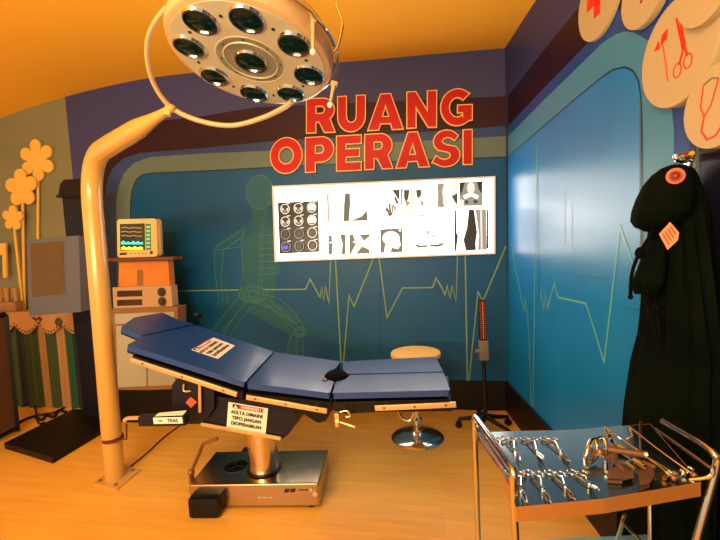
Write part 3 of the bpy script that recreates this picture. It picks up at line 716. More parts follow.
# label lying on the back pad
bp = lambda x, y, k=.003: hit(x, y, A_+nB*k, nB)
m = MB(); lp = [(191.5, 349.5), (213.5, 337.5), (235, 345.5), (218, 358.5)]
m.prism([bp(x, y) for x, y in lp], -nB*.002); wl2 = m.build('warning_label', M['white'], tb)
o0 = bp(218, 358.5, .0035); o1 = bp(235, 345.5, .0035); o2 = bp(191.5, 349.5, .0035)
ax, ay, az = orient(o0, o1, o2)
if az.dot(nB) < 0: ax, ay, az = orient(o0, o1, o2); 
# reading direction: header along the upper-left edge
o0 = bp(218, 358.5, .0035); 
oA, oB, oC = bp(218, 358.5, .0035), bp(235, 345.5, .0035), bp(191.5, 349.5, .0035)
axx, ayy, azz = orient(oA, oB, oC)
lab(wl2, oA, axx, ayy, (oB-oA).length, (oC-oA).length, LT)
# lever with a label, pointing left
lv_y = -.30
def rb(a, b, y, h, w, mt, name, par=tb, bev=.003):
    p, q_ = tside(*a, y), tside(*b, y); d = (q_-p).normalized(); n = ty.cross(d)
    m = MB(); m.box((p+q_)/2, ((q_-p).length, w, h), rot(d, ty, n), 0, bev); return m.build(name, mt, par)
lvv = rb((141, 420), (187, 419.5), lv_y, .056, .05, M['navy'], 'side_lever')
lp_ = rb((153.5, 420.8), (182.5, 420.2), lv_y-.031, .038, .002, M['white'], 'lever_label', lvv, 0)
pa, pb = tside(168, 420.6, lv_y-.033), tside(182.5, 420.2, lv_y-.033); ax = (pb-pa).normalized(); ay = (-ty).cross(ax)
if ay.z < 0: ay = -ay
R3 = rot(ax, ay, ax.cross(ay)).to_4x4()
text('TRAS', .030, lp_, Matrix.Translation(tside(172.5, 420.8, lv_y-.0335)) @ R3, M['ink'], bold=.0008)
text('HOSP', .012, lp_, Matrix.Translation(tside(160, 421, lv_y-.0335)) @ R3, M['ink'], bold=.0004)
m = MB(); m.prism([tside(155, 416.3, lv_y-.03), tside(183, 415.2, lv_y-.03), tside(183, 415.2, lv_y-.03)+ty*.035+zz*.012, tside(155, 416.3, lv_y-.03)+ty*.035+zz*.004], zz*.002)
m.build('lever_top_label', M['white'], lvv)
m = MB(); m.tube(smooth([tside(x, y, lv_y) for x, y in [(142, 418), (134, 418), (127, 418.5), (124.5, 421)]], 4), .012, 10); m.build('lever_handle', M['rail'], lvv)
# clamps
m = MB()
m.box(tside(337.5, 419, -.30), (.025, .03, .07), T3, 0, .004); m.cyl(tside(337.5, 426, -.315), tside(337.5, 421, -.315), .015, 12)
m.tube([tside(340, 422, -.32), tside(355, 427, -.34)], .006, 8); m.tube(smooth([tside(x, y, -.30) for x, y in [(340, 412), (347, 411), (350, 416), (346, 417)]], 4), .005, 8)
m.build('rail_clamp', M['rail'], tb)
m = MB(); m.tube(smooth([tside(x, y, -.31) for x, y in [(398, 411), (403, 419), (410, 420), (414, 412)]], 5), .007, 8); m.build('rail_hook', M['chrome'], tb)
m = MB(); pc = bp(196.5, 323, .0); m.cyl(pc+ty*.02-nB*.03, pc+ty*.02+nB*.045, .006, 8); m.lathe([(.03, 0), (.034, .01), (.03, .026), (0, .03)], pc+ty*.02+zz*.05, None, 16); m.build('far_clamp_knob', M['black'], tb)
# column and base
cb_ = hit(264.5, 468, (0, 0, .17), (0, 0, 1)); cb_.z = 0
m = MB(); m.lathe([(.104, .168), (.112, .168), (.112, .174), (.104, .176)], cb_, None, 32); m.build('column_collar', M['black'], tb)
m = MB(); m.lathe([(.098, .17), (.098, .56)], cb_, None, 40); m.build('column', M['steel'], tb)
g0 = onz(190.5, 510.5); g1 = onz(320, 509.5)
bx = (g1-g0).normalized(); by = V((-bx.y, bx.x, 0)); W_ = (g1-g0).length; Dp = .40
B3 = rot(bx, by, zz); H_ = .165
bo_ = MB(); bc = g0+bx*W_/2+by*Dp/2
bo_.box(bc+zz*(.02+(H_-.02)/2), (W_, Dp, H_-.02), B3, 0, .012, 3); base_o = bo_.build('pedestal_base', M['pedestal_steel'], tb)
bl = lambda x, y, z: g0+bx*x+by*y+zz*z
for (x, y) in ((.06, .05), (W_-.06, .05), (.06, Dp-.05), (W_-.06, Dp-.05)):
    m = MB(); m.lathe([(.03, 0), (.032, .01), (.028, .025)], bl(x, y, 0), None, 16); m.build('rubber_foot', M['black'], base_o)
m = MB(); m.box(bl(.125, -.025, .066), (.19, .12, .125), B3, 0, .02); m.build('foot_pedal_block', M['black'], tb)
m = MB(); m.box(bl(W_*.35, Dp+.045, .08), (.22, .1, .14), B3, 0, .012); m.build('rear_caster_cover', M['black'], tb)
m = MB(); m.box(bl(-.03, .10, .10), (.012, .05, .15), B3, 0, .003); pv = bl(-.03, .10, .19)
m.ball(pv, .022); hx = hit(206, 442, TAB+ty*-.22, ty)
m.tube([pv, tside(203, 444, -.26), tside(217.5, 438.5, -.26)], .011, 8); m.build('brake_lever', M['brown_metal'], tb)
# logo ring on the base top and small front print
m = MB()
lc = hit(236, 466, (0, 0, H_+.001), (0, 0, 1))
for r0, r1 in ((.07, .08), (.048, .055)):
    m.lathe([(r0, 0), (r0, .001), (r1, .001), (r1, 0)], lc, None, 32)
for a in range(3):
    t = a*2*PI/3; m.box(lc+V((math.cos(t)*.024, math.sin(t)*.024, .0006)), (.05, .014, .001), Matrix.Rotation(t, 3, 'Z'))
m.build('base_emblem', M['emblem'], base_o)
fp = lambda px, py: hit(px, py, g0-by*.0015, by)
m = MB()
for (a, b2, c2, d2) in [(285, 489, 290, 492.5), (291, 488.8, 296, 492.3)]: m.prism([fp(a, c2 and b2), fp(c2, b2), fp(c2-1.5, d2), fp(a-1.5, d2)], by*.0008)
m.prism([fp(299, 489.5), fp(308, 489.5), fp(308, 490.5), fp(299, 490.5)], by*.0008); m.build('maker_emblem', M['ink'], base_o)
m = MB()
for k in range(3): m.prism([fp(258+k*5, 497+k*.1), fp(262+k*5, 497+k*.1), fp(262+k*5, 498.5), fp(258+k*5, 498.5)], by*.0008)
m.cyl(fp(325-10, 494)-by*.004, fp(315, 494), .016, 16); m.cyl(fp(311, 490)-by*.004, fp(311, 490), .01, 16); m.build('socket_fitting', M['chrome'], base_o)

# ------------------------------------------------------------------ lamp on its post
gp = onz(116.5, 478.5); PD = (RW.transposed() @ (gp-CAM)); PD = -PD.z
lm = thing('operating_lamp', 'round operating lamp with nine green lenses on a cream bent post', 'operating lamp', gp)
m = MB(); pp = [onz(x, y, .0) for x, y in [(93.5, 484.5), (117, 491), (141, 471), (119.5, 465.5)]]; m.prism(pp, zz*.012); bpn = m.build('base_plate', M['post_cream'], lm, bevel=.002)
for (x, y) in [(100, 482.5), (116, 486.5), (133, 472), (119, 468)]:
    b2 = MB(); b2.lathe([(.012, .012), (.012, .02), (0, .022)], onz(x, y, 0), None, 8); b2.build('bolt', M['grey'], bpn)
tipP = at(169, 110, 2.02)
bot = gp+V((-.01, 0, .012))
pl_ = hit(92.5, 205, gp, (0, 1, 0)); cor = hit(89.5, 158, gp, (0, 1, 0)); pr_ = cor+(tipP-cor).normalized()*.26
bez = [pl_.lerp(cor, t/8).lerp(cor.lerp(pr_, t/8), t/8) for t in range(9)]
a0 = pr_; n_ = 10; pts = [a0.lerp(tipP, t/n_) for t in range(n_+1)]
rs = [.064, .063, .062, .060, .058, .056, .052, .042, .032, .025, .02]
m = MB(); m.tube([bot, bot.lerp(pl_, .33), bot.lerp(pl_, .66)]+bez+pts[1:], [.064]*(2+len(bez))+[.064]+rs[1:], 28); arm_o = m.build('bent_post', M['post_cream'], lm)
# solve the disc's orientation from the lens ring (units of px at depth LD)
xn, yn = (251-360)/F, (60-270)/F
best = None
A2, B2 = (59.5, 14), (3.4, 36.5)
p = -13.5; q2 = 51.0
for it in range(60):                                               # Newton on |A|=|B|, A.B=0
    def fn(p, q2):
        a = V((A2[0]+xn*p, A2[1]+yn*p, p)); b = V((B2[0]+xn*q2, B2[1]+yn*q2, q2)); return a.dot(a)-b.dot(b), a.dot(b), a, b
    f1, f2, a, b2 = fn(p, q2); e = 1e-3
    g1_, g2_, _, _ = fn(p+e, q2); h1, h2, _, _ = fn(p, q2+e)
    j11, j21, j12, j22 = (g1_-f1)/e, (g2_-f2)/e, (h1-f1)/e, (h2-f2)/e; det = j11*j22-j12*j21
    if abs(det) < 1e-9: break
    p -= (f1*j22-f2*j12)/det; q2 -= (f2*j11-f1*j21)/det
LD = 1.75
f1, f2, a, b2 = fn(p, q2); k_ = LD/F
def c2w(v): return RW @ V((v.x, -v.y, -v.z))                       # image axes (x right, y down, z away) -> world
LA = c2w(a)*k_; LBv = c2w(b2)*k_; LR = LA.length
LC = at(251, 60.5, LD)
ux_, uy_ = LA.normalized(), LBv.normalized(); un = ux_.cross(uy_).normalized()
if un.dot(CAM-LC) < 0: un = -un
print('lamp', p, q2, LR, un[:], f1, f2)
L3 = rot(ux_, uy_, un) if ux_.cross(uy_).dot(un) > 0 else rot(ux_, -uy_, un)
L3i = rot(ux_, uy_, un)
def lw(u, v, h=0): return LC+(ux_*u+uy_*v)*LR+un*h
m = MB(); R1 = LR*1.36
m.lathe([(0, 0), (LR*1.30, 0), (R1, -.006), (R1*1.02, -.02), (R1*1.03, -.05), (R1*1.01, -.09), (R1*.93, -.14), (R1*.75, -.18), (R1*.4, -.2), (0, -.205)][::-1], LC, L3, 64)
hs = m.build('lamp_housing', M['housing'], lm)
m = MB(); m.lathe([(0, .003), (LR*1.27, .003), (LR*1.27, 0)][::-1], LC, L3, 64); m.build('lamp_face', M['cream'], hs)
m = MB()
for r0, r1, h_ in ((LR*.56, LR*.60, .006), (LR*.44, LR*.47, .008)): m.lathe([(r0, .003), ((r0+r1)/2, h_), (r1, .003)], LC, L3, 48)
m.build('centre_ring', M['cream'], hs)
cs = [(0, 0)]+[(math.cos(PI*k/4), math.sin(PI*k/4)) for k in range(8)]
for i, (u, v) in enumerate(cs):
    r = LR*(.285 if i == 0 else .275)
    m = MB(); m.lathe([(r*.80, .004), (r*.84, .014), (r*.93, .014), (r, .003)], lw(u, v), L3, 36); ring = m.build('lens_ring', M['chrome'], hs)
    m = MB(); m.lathe([(r*.84, .006), (r*.6, .011), (r*.3, .014), (0, .015)], lw(u, v), L3, 32); m.build('lens', M['lens'], ring)
for k in range(8):
    t = PI*(k+.5)/4
    m = MB(); m.lathe([(.007, .003), (.007, .006), (0, .007)], lw(math.cos(t)*1.0, math.sin(t)*1.0), L3, 10); m.build('face_screw', M['screw'], hs)
    m = MB(); m.lathe([(.0035, .003), (.0035, .006), (0, .007)], lw(math.cos(t+.2)*.51, math.sin(t+.2)*.51), L3, 8); m.build('face_screw', M['screw'], hs)
# yoke ring traced at its own depth
yk = [(221, -14, 1.52), (190, -6, 1.56), (164, 10, 1.62), (149, 35, 1.72), (147.5, 60, 1.82), (155, 86, 1.93), (172, 108, 2.02), (200, 121, 2.06), (232, 125.5, 2.07), (262, 118, 2.04), (283, 108, 1.99), (292, 101, 1.94)]
yp = smooth([at(*t) for t in yk], 6)
m = MB(); m.tube(yp, [.008+.005*min(1, i/40) for i in range(len(yp))], 12); m.build('yoke_ring', M['housing'], lm)
m = MB(); m.ball(at(171, 108.5, 2.02), .026, 0, (1, 1, .8)); m.box(at(168, 111, 2.02), (.03, .03, .05), rot(ux_, uy_, un), 0, .004); m.build('yoke_joint', M['post_cream'], arm_o)
# thin rim rail on the right and two sterile handles
m = MB(); m.tube(smooth([lw(1.47*math.cos(t), 1.47*math.sin(t), -.055) for t in [math.radians(x) for x in range(-75, 42, 13)]], 3), .007, 8); m.build('rim_rail', M['chrome'], lm)
for (x0_, y0_, x1_, y1_, d_) in [(313, 20, 313, 52, 1.55), (334, 84, 330, 105, 1.72)]:
    m = MB(); a_, b3 = at(x0_, y0_, d_), at(x1_, y1_, d_-.02)
    m.tube([a_, a_.lerp(b3, .3), b3], [.011, .008, .0065], 10); hh = m.build('side_handle', M['housing'], lm)
    m = MB(); m.ball(b3, .012); m.build('handle_tip', M['white'], hh)
    m = MB(); m.box(a_, (.03, .02, .02), L3, 0, .004); m.build('handle_bracket', M['housing'], hh)
m = MB(); m.tube(smooth([at(x, y, 1.6) for x, y in [(333, -20), (336, -3), (338, 9), (342, 22), (341, 34), (337, 48), (334, 52)]], 5), .0065, 10); m.build('supply_cable', M['chrome'], lm)
# red band and rod on the post
pb_ = hit(113, 438, gp, (0, 1, 0))
m = MB(); m.lathe([(.069, -.012), (.07, 0), (.069, .012)], pb_-V((0, 0, .0)), None, 24); m.build('post_band', M['cord_red'], lm)
m = MB(); e1 = hit(126.5, 439, gp-V((0, .05, 0)), (0, 1, 0)); e2 = hit(126.5, 424, gp-V((0, .05, 0)), (0, 1, 0)); m.tube([pb_+V((.05, -.045, 0)), e1, e2], .006, 8); m.build('band_hook', M['cord_red'], lm)
# cord on the floor
m = MB(); m.tube(smooth([onz(x, y, .007) for x, y in [(124, 472), (131, 466), (148, 452), (163, 438), (179, 426)]], 6), .006, 8)
tag(m.build('power_cord', M['cord_red']), 'red brown cord on the floor from lamp post to operating table', 'cord')

# ------------------------------------------------------------------ stool
sp = onz(417.5, 437.5)
st = thing('round_stool', 'stool with round cream seat and chrome dish foot behind the operating table', 'stool', sp)
sd = (RW.transposed() @ (sp-CAM)); 
seatc = hit(415.5, 353, sp, (0, 1, 0)); hz = seatc.z
SC = V((sp.x, sp.y, 0))
m = MB(); m.lathe([(0, 0), (.205, 0), (.212, .006), (.19, .022), (.10, .042), (.05, .052), (.03, .07)], SC, None, 48); m.build('dish_base', M['chrome'], st)
m = MB(); m.lathe([(.032, .06), (.034, .12), (.045, .13), (.045, .16), (.028, .18), (.026, hz-.03)], SC, None, 24); m.build('column', M['chrome'], st)
m = MB(); m.lathe([(0, -.03), (.185, -.03), (.2, -.02), (.2, .0), (.195, .008), (.15, .012), (0, .013)], V((seatc.x, seatc.y, hz)), None, 48); m.build('seat', M['stoolseat'], st)

# ------------------------------------------------------------------ gauge stand
gs = onz(486, 430)
gt = thing('pressure_gauge_stand', 'dark wheeled stand with a tall red scale gauge near the room corner', 'gauge stand', gs)
G = V((gs.x, gs.y, 0))
def gz(py): return hit(484, py, G, (0, 1, 0)).z
m = MB(); m.cyl(G+zz*.1, G+zz*gz(358), .016, 14); m.build('pole', M['navy'], gt)
for k in range(5):
    a = k*2*PI/5+.35; e = G+V((math.cos(a)*.22, math.sin(a)*.22, .075))
    m = MB(); m.tube([G+zz*.12, G.lerp(e, .5)+zz*.055, e], [.022, .018, .014], 10); lg = m.build('leg', M['black'], gt)
    m = MB(); w = e.copy(); w.z = .028; m.cyl(w-V((math.sin(a), -math.cos(a), 0))*.014, w+V((math.sin(a), -math.cos(a), 0))*.014, .028, 16); m.cyl(e, w+zz*.02, .008, 8); m.build('caster', M['black'], lg)
z0, z1, z2 = gz(360), gz(340), gz(300)
m = MB(); m.box(G+zz*(z0+z1)/2, (.075, .05, z1-z0), None, 0, .008); m.cyl(G+zz*(z0+.08)+V((-.037, -.01, 0)), G+zz*(z0+.08)+V((-.07, -.01, 0)), .016, 12); m.build('gauge_housing', M['grey'], gt)
m = MB(); m.box(G+zz*(z1+z2)/2, (.058, .03, z2-z1), None, 0, .005); gb = m.build('gauge_board', M['black'], gt)
m = MB(); m.box(G+zz*(z1+z2)/2+V((0, -.018, 0)), (.008, .006, (z2-z1)*.94), None, 0, .002); m.build('gauge_column', M['scale_orange'], gb)
m = MB()
for k in range(18):
    zc = z1+.02+(z2-z1-.04)*k/17
    for s_ in (-1, 1): m.box(G+V((s_*.018, -.0165, zc)), (.012, .002, .004))
m.build('gauge_ticks', M['scale_orange'], gb)

# ------------------------------------------------------------------ instrument trolley
TZ = .86
tp = lambda x, y, z=TZ: onz(x, y, z)
bl_, br_, fl_, frr = tp(491, 432), tp(650, 424), tp(516, 507), tp(700, 482)
front_mid, back_mid = tp(604, 498.5), tp(575, 430)
cx_ = (bl_+br_+fl_+frr)/4
tr = thing('instrument_trolley', 'chrome instrument trolley with a steel tray top and side guard rails', 'trolley', V((cx_.x, cx_.y, 0)))
m = MB()
tray = [bl_, back_mid, br_, frr, front_mid, fl_]
m.prism(tray, -zz*.004); ft = m.build('tray_top', M['tray_steel'], tr)
m = MB()
for a, b3 in ((fl_, front_mid), (front_mid, frr), (bl_, back_mid), (back_mid, br_), (bl_, fl_), (br_, frr)):
    d = b3-a; n = V((-d.y, d.x, 0)).normalized(); 
    if n.dot(cx_-a) > 0: n = -n
    m.prism([a, b3, b3+n*.002, a+n*.002], -zz*.042)
m.build('tray_lip', mat('tray_lip_metal', (208, 140, 70), .5, .45), tr)  # orange of the floor's reflection is put into the lip colour
def zat(px, py, ref):                                              # height of a pixel over a ground ref (vertical plane facing camera)
    return hit(px, py, ref, V((0, 1, 0)))
TR = .0105
Lb = hit(474, 415, bl_, (0, 1, 0)); Lf = hit(515, 474, fl_+V((0, .0, 0)), (0, 1, 0))
GH = .95
Lb = onz(474, 414.5, GH); Lf = onz(512, 468, GH); Rb = onz(661, 420, GH); Rf = onz(715, 450, GH)
def guard(bk, f_, slant, low, mid_n):
    gb_ = V((bk.x+slant[0], bk.y, 0)); gf = V((f_.x+slant[1], f_.y-.05, 0))
    dirv = (f_-bk).normalized()
    bt = bk-zz*.04; p1 = smooth([V((gb_.x, gb_.y, .02)), bk.lerp(V((gb_.x, gb_.y, .02)), .5), bk-zz*.06, bk+dirv*.012-zz*.015, bk+dirv*.04, f_-dirv*.04, f_+dirv*.012-zz*.012, f_-zz*.05+V((slant[1]*.02, -.005, 0)), f_.lerp(V((gf.x, gf.y, .02)), .5)-V((0, .006, 0)), V((gf.x, gf.y, .02))], 6)
    m = MB(); m.tube(p1, TR, 12); o = m.build('side_frame', M['chrome'], tr)
    for k in range(mid_n):
        dz = .03+k*.028
        m = MB(); m.tube([bk+dirv*.01-zz*dz, f_-dirv*.0-zz*dz], .0045, 8); m.build('guard_rail', M['chrome'], o)
    for g_ in (gb_, gf):
        m = MB(); m.lathe([(.0, 0), (.016, .0), (.018, .01), (.014, .03), (0, .03)], g_, None, 12); m.build('foot_cap', M['black'], o)
guard(Lb, Lf, (0, 0), 0, 2)
# right-hand guard: two open-ended bars bending into the slanted front leg
gt0, gt1 = onz(663, 421, GH), onz(713, 450, GH)
g2a, g2b = onz(655, 428.5, GH-.035), onz(713, 469, GH-.045)
lf_ = V((gt1.x-.20, gt1.y-.04, .02)); dv = (gt1-gt0).normalized()
m = MB(); m.tube(smooth([gt0, gt0.lerp(gt1, .5), gt1-dv*.03, gt1+dv*.006-zz*.012, gt1-zz*.05+V((.004, -.006, 0)), gt1.lerp(lf_, .35), gt1.lerp(lf_, .7), lf_], 6), TR, 12); rf_ = m.build('side_frame', M['chrome'], tr)
m = MB(); m.tube(smooth([g2a, g2b-dv*.02, g2b, g2b-zz*.02+V((-.01, -.004, 0)), frr+V((-.02, .012, .0))], 5), .005, 8); m.build('guard_rail', M['chrome'], rf_)
bl2 = V((br_.x-.02, br_.y-.03, .02)); m = MB(); m.tube([bl2, V((bl2.x, bl2.y, TZ-.006))], TR*.8, 10); lg_ = m.build('rear_leg', M['chrome'], tr)
for g_ in (lf_, bl2):
    m = MB(); q5 = V((g_.x, g_.y, 0)); m.lathe([(.0, 0), (.016, .0), (.018, .01), (.014, .03), (0, .03)], q5, None, 12); m.build('foot_cap', M['black'], lg_)
# lower shelf
LZ = .42
m = MB(); lo = [V((p.x, p.y, LZ)) for p in (bl_, br_, frr, fl_)]
lo[2].x -= .09; m.prism(lo, -zz*.02); m.build('lower_shelf', mat('shelf_pale_steel', (150, 190, 190), .35, .6), tr, bevel=.003)
m = MB(); m.tube([onz(625, 515, .78), onz(616, 545, .55)], .006, 8); m.tube([onz(622, 521, .75), onz(650, 552, .60)], .006, 8); m.build('folding_brace', M['chrome'], tr)

# scissors and clamps
def rings_instr(x0, y0, x1, y1, label, spread=.035, bend=0, mt='chrome'):
    a, b3 = tp(x0, y0, TZ+.008), tp(x1, y1, TZ+.008); d = (b3-a); L = d.length; d.normalize(); n = zz.cross(d)
    t = thing('surgical_clamp', label, 'surgical clamp', V((a.x, a.y, TZ)), 0, 'ring-handled clamps on the tray')
    piv = a+d*L*.58
    for s_ in (-1, 1):
        m = MB(); rc = a+n*s_*.0145+d*s_*.004; rr_ = .0125
        m.tube([rc+(d*math.cos(k*PI/9)+n*math.sin(k*PI/9))*rr_ for k in range(18)], .0026, 8, closed=True)
        tip = b3+n*s_*(-.003)+zz*bend
        m.tube(smooth([rc+d*rr_, rc+d*L*.3-n*s_*.006, piv, piv.lerp(tip, .6)-n*s_*.004, tip], 5), [.0027]*4+[.003]*6+[.004]*4+[.0034]*4+[.003]*3, 8)
        m.build('clamp_half', M[mt], t)
    m = MB(); m.cyl(piv-zz*.005, piv+zz*.008, .0075, 12); m.build('pivot_screw', M[mt], t)
rings_instr(495, 439, 503, 456, 'small ring-handled clamp at the back, first of the far row beside the guard rail')
rings_instr(508.5, 438.5, 520, 461, 'wide-bladed ring clamp, second of the far row on the tray')
rings_instr(529, 439, 543.5, 462, 'ring-handled clamp with a bent tip, third of the far row on the tray', bend=.01)
rings_instr(549, 439, 569.5, 462, 'long slim ring clamp at the right end of the far row')
rings_instr(515, 473, 526, 502, 'ring-handled clamp half behind the guard rail, first of the near row')
rings_instr(533.5, 473, 550, 502.5, 'shiny ring clamp with crossed shanks, second of the near row')
rings_instr(555, 473, 573.5, 499, 'ring-handled clamp, third of the near row on the tray')
rings_instr(577.5, 472.5, 598, 494, 'ring clamp with a curved tip ending beside the retractor, last of the near row', bend=.012)
# retractor group
def simple(name, label, cat, fnn, ref):
    t = thing(name, label, cat, ref); fnn(t); return t
tz = lambda x, y, h=0: onz(x, y, TZ+h)
def f_retr(t):
    m = MB(); m.tube(smooth([tz(586.5, 467, .009), tz(585.5, 458, .02), tz(588, 449, .045), tz(590.5, 441.5, .06), tz(594, 439.5, .06), tz(597, 445, .05), tz(596, 456, .02), tz(590, 462, .012)], 6), .0075, 10); m.build('bowed_leg', M['chrome'], t)
    m = MB(); m.tube(smooth([tz(594, 440, .058), tz(600, 437.5, .06), tz(605, 440, .055), tz(606.5, 452, .03), tz(606.5, 472, .009)], 6), .0065, 10); m.build('bowed_leg', M['chrome'], t)
    m = MB(); m.tube([tz(591, 453, .03), tz(606, 452, .03)], .007, 8); m.tube([tz(591, 449, .035), tz(605, 458, .025)], .005, 8); m.ball(tz(600, 452, .032), .013); m.build('cross_bar', M['brown_metal'], t)
simple('bladed_retractor', 'chrome spring retractor standing on bowed legs on the tray', 'retractor', f_retr, tz(601, 465))
def f_rod(t):
    m = MB(); m.tube([tz(608, 449, .070), tz(646, 454.5, .066)], .009, 12); m.build('handle_rod', M['brown_metal'], t)
    m = MB(); m.tube([tz(645, 454.3, .066), tz(648, 455, .066)], .012, 12); m.build('rod_end', M['chrome'], t)
    m = MB(); m.box(tz(614, 454, .034), (.014, .014, .064), None, 0, .004); m.build('rod_foot', M['brown_metal'], t)
simple('handle_bar_instrument', 'brown metal rod lying across the heap of retractors', 'surgical instrument', f_rod, tz(625, 455))
def blade(x0, y0, x1, y1, w, lab_, mt='chrome', h=.01, hook=.03):
    a, b3 = tz(x0, y0, h), tz(x1, y1, h*.8); d = (b3-a).normalized(); n = zz.cross(d); 
    t = thing('blade_retractor', lab_, 'retractor', V((a.x, a.y, TZ)), 0, 'flat retractor blades heaped on the tray')
    m = MB(); P = smooth([a+zz*hook-d*.004, a+zz*.004, a+d*.03, b3-d*.03, b3], 4)
    for i in range(len(P)-1):
        m.add([P[i]-n*w, P[i]+n*w, P[i+1]+n*w, P[i+1]-n*w, P[i]-n*w-zz*.003, P[i]+n*w-zz*.003, P[i+1]+n*w-zz*.003, P[i+1]-n*w-zz*.003], [[0, 1, 2, 3], [7, 6, 5, 4], [0, 3, 7, 4], [1, 5, 6, 2]], 0, True)
    m.build('blade', M[mt], t)
    m = MB(); m.tube([b3-d*.02, b3+d*.015], .006, 8); m.build('blade_end', M[mt], t)
blade(611, 441, 624, 449, .008, 'short bright retractor blade at the back of the heap', 'chrome', .03)
blade(617, 454, 641, 467, .009, 'long polished retractor blade in the middle of the heap', 'chrome', .025, .01)
blade(611, 458, 622, 469, .006, 'narrow brown retractor blade beside the bowed legs', 'brown_metal', .02, .01)
blade(600, 440, 640, 463, .006, 'long bright retractor blade starting at the bowed legs', 'chrome', .045, .008)
blade(609, 451, 632, 467, .007, 'polished retractor blade just above the largest brown plate', 'chrome', .03, .008)
blade(626, 454, 650, 465, .006, 'brown retractor blade under the crossing rod', 'brown_metal', .018, .01)
def bend_tray(poly, lab_, h):
    t = thing('curved_retractor', lab_, 'retractor', tz(*poly[0]), 0, 'broad curved retractors at the tray front')
    m = MB(); P = [tz(x, y, h) for x, y in poly]; m.prism(P, -zz*.003); o = m.build('broad_blade', M['brown_metal'], t, bevel=.001)
    a, b3 = P[-1], P[-2]; m = MB(); m.prism([a, b3, b3-zz*(h-.002), a-zz*(h-.002)], (P[0]-a).normalized()*.003); m.build('turned_edge', M['brown_metal'], t)
bend_tray([(609, 467), (631, 466), (634, 477), (622, 480), (607, 479)], 'largest brown retractor plate, below the bowed legs', .014)
bend_tray([(638, 468), (652, 466), (655, 474), (650, 483), (640, 487)], 'smaller brown retractor plate near the tray front, right of the largest', .014)
def wire(pts, lab_, r=.0035):
    t = thing('wire_retractor', lab_, 'retractor', tz(*pts[-1][:2]), 0, 'long wire rods leaning across the tray')
    m = MB(); P = [tz(*p) for p in pts]; m.tube(P, r, 8); m.build('rod', M['chrome'], t)
    m = MB(); m.ball(P[-1], .009); m.build('rod_knob', M['brown_metal'], t)
wire([(608, 436, .03), (604.5, 427, .05), (640, 452, .035), (674, 478, .010)], 'long hooked wire rod, left of the two, reaching the tray front')
wire([(627, 440, .03), (632, 436, .04), (629.5, 427, .055), (662, 452, .035), (694, 475, .010)], 'long wire rod with a double bend at its top, right of the two')
wire([(623, 442, .022), (655, 462, .02), (675, 474, .010)], 'thin straight wire rod lying between the two hooked rods', .003)
t = thing('spatula', 'brown spatula standing upright among the wire rods', 'surgical instrument', tz(641, 449))
m = MB(); m.tube([tz(640.5, 449, .005), tz(640, 436, .02)], .003, 8); m.build('spatula_stem', M['brown_metal'], t)
m = MB(); m.prism([tz(638.8, 437, .018), tz(641.2, 437, .018), tz(643, 421.5, .045), tz(640.3, 421, .045)], V((0, .003, 0))); m.build('spatula_blade', M['gold'], t)
for (x, y, lb2) in [(668, 477, 'small brass fitting at the front edge, left of the chrome stubs'), (680, 476, 'short chrome stub by the tray front edge, between the two rod ends'), (688, 473, 'short chrome stub nearest the right corner of the tray')]:
    t = thing('instrument_fitting', lb2, 'fitting', tz(x, y)); 
    m = MB(); m.tube([tz(x-4, y+1.5, .008), tz(x+3, y-4, .008)], .006, 10); m.build('fitting_barrel', M['gold' if x == 668 else 'chrome'], t)
    m = MB(); m.ball(tz(x+3, y-4, .009), .009); m.build('fitting_tip', M['chrome'], t)

# ------------------------------------------------------------------ monitor, shelf, device, cabinet
cf = onz(146, 423); CY = cf.y
fn_ = lambda px, py, k=0.0: hit(px, py, cf+BN*k, BN)               # plane of the cabinet front, parallel to the wall
def slab(poly, k0, depth, name, mt, par, bev=.003, **kw):
    m = MB(); m.prism([fn_(x, y, k0) for x, y in poly], -BN*depth); return m.build(name, mt, par, bevel=bev)
cb = thing('storage_cabinet', 'low cabinet with pale double doors in a brown frame against the mural', 'cabinet', V((cf.x, cf.y, 0)))
pr = [(113, 391), (182, 389), (181.5, 421), (115, 423)]
P0 = fn_(114, 391); P1 = fn_(178, 389); P0.z = P1.z = (P0.z+P1.z)/2
m = MB(); q0_, q1_ = P0.copy(), P1.copy(); q0_.z = q1_.z = 0; m.prism([q0_, q1_, P1, P0], -BN*.13); m.build('cabinet_base', M['black_soft'], cb, bevel=.004)
slab([(110.5, 309), (177.5, 306.7), (178, 389), (114, 391)], 0, .13, 'cabinet_body', M['cab_frame'], cb)
slab([(114.5, 314), (174, 311.7), (174.3, 322), (115, 324)], .008, .008, 'drawer', M['cab_door'], cb)
slab([(116, 326), (146, 325), (146.5, 386), (118, 387.5)], .008, .008, 'door', M['cab_door'], cb)
slab([(147, 325), (174.5, 324.1), (175, 385), (148, 386)], .008, .008, 'door', M['cab_door'], cb)
t = thing('control_unit', 'beige control unit with two slots and two knobs on the cabinet', 'control unit', fn_(144, 308))
ub = slab([(112.5, 287.5), (171, 285.6), (172.5, 306.3), (113.5, 308.5)], -.02, .09, 'unit_case', M['device'], t)
for (a, b3) in ((291, 297), (300, 306)): slab([(117, a), (142, a-.8), (142.3, b3-.8), (117.2, b3)], -.018, .004, 'slot', M['device_dark'], ub, .001)
for (x, y) in ((162, 292), (162.6, 301.5)):
    m = MB(); c = fn_(x, y, -.02); a2 = BN; x2, y2 = frame_of(a2); m.lathe([(.042, 0), (.042, .008), (.02, .01), (.02, .022), (0, .022)], c, rot(x2, y2, a2), 24); m.build('knob', M['device_dark'], ub)
t = thing('orange_box', 'orange box standing on the beige control unit, under the monitor shelf', 'box', fn_(144, 286.6))
ub = slab([(119, 262), (168, 260.6), (169.5, 285.4), (118.5, 287)], -.03, .08, 'box_body', M['orange_box'], t)
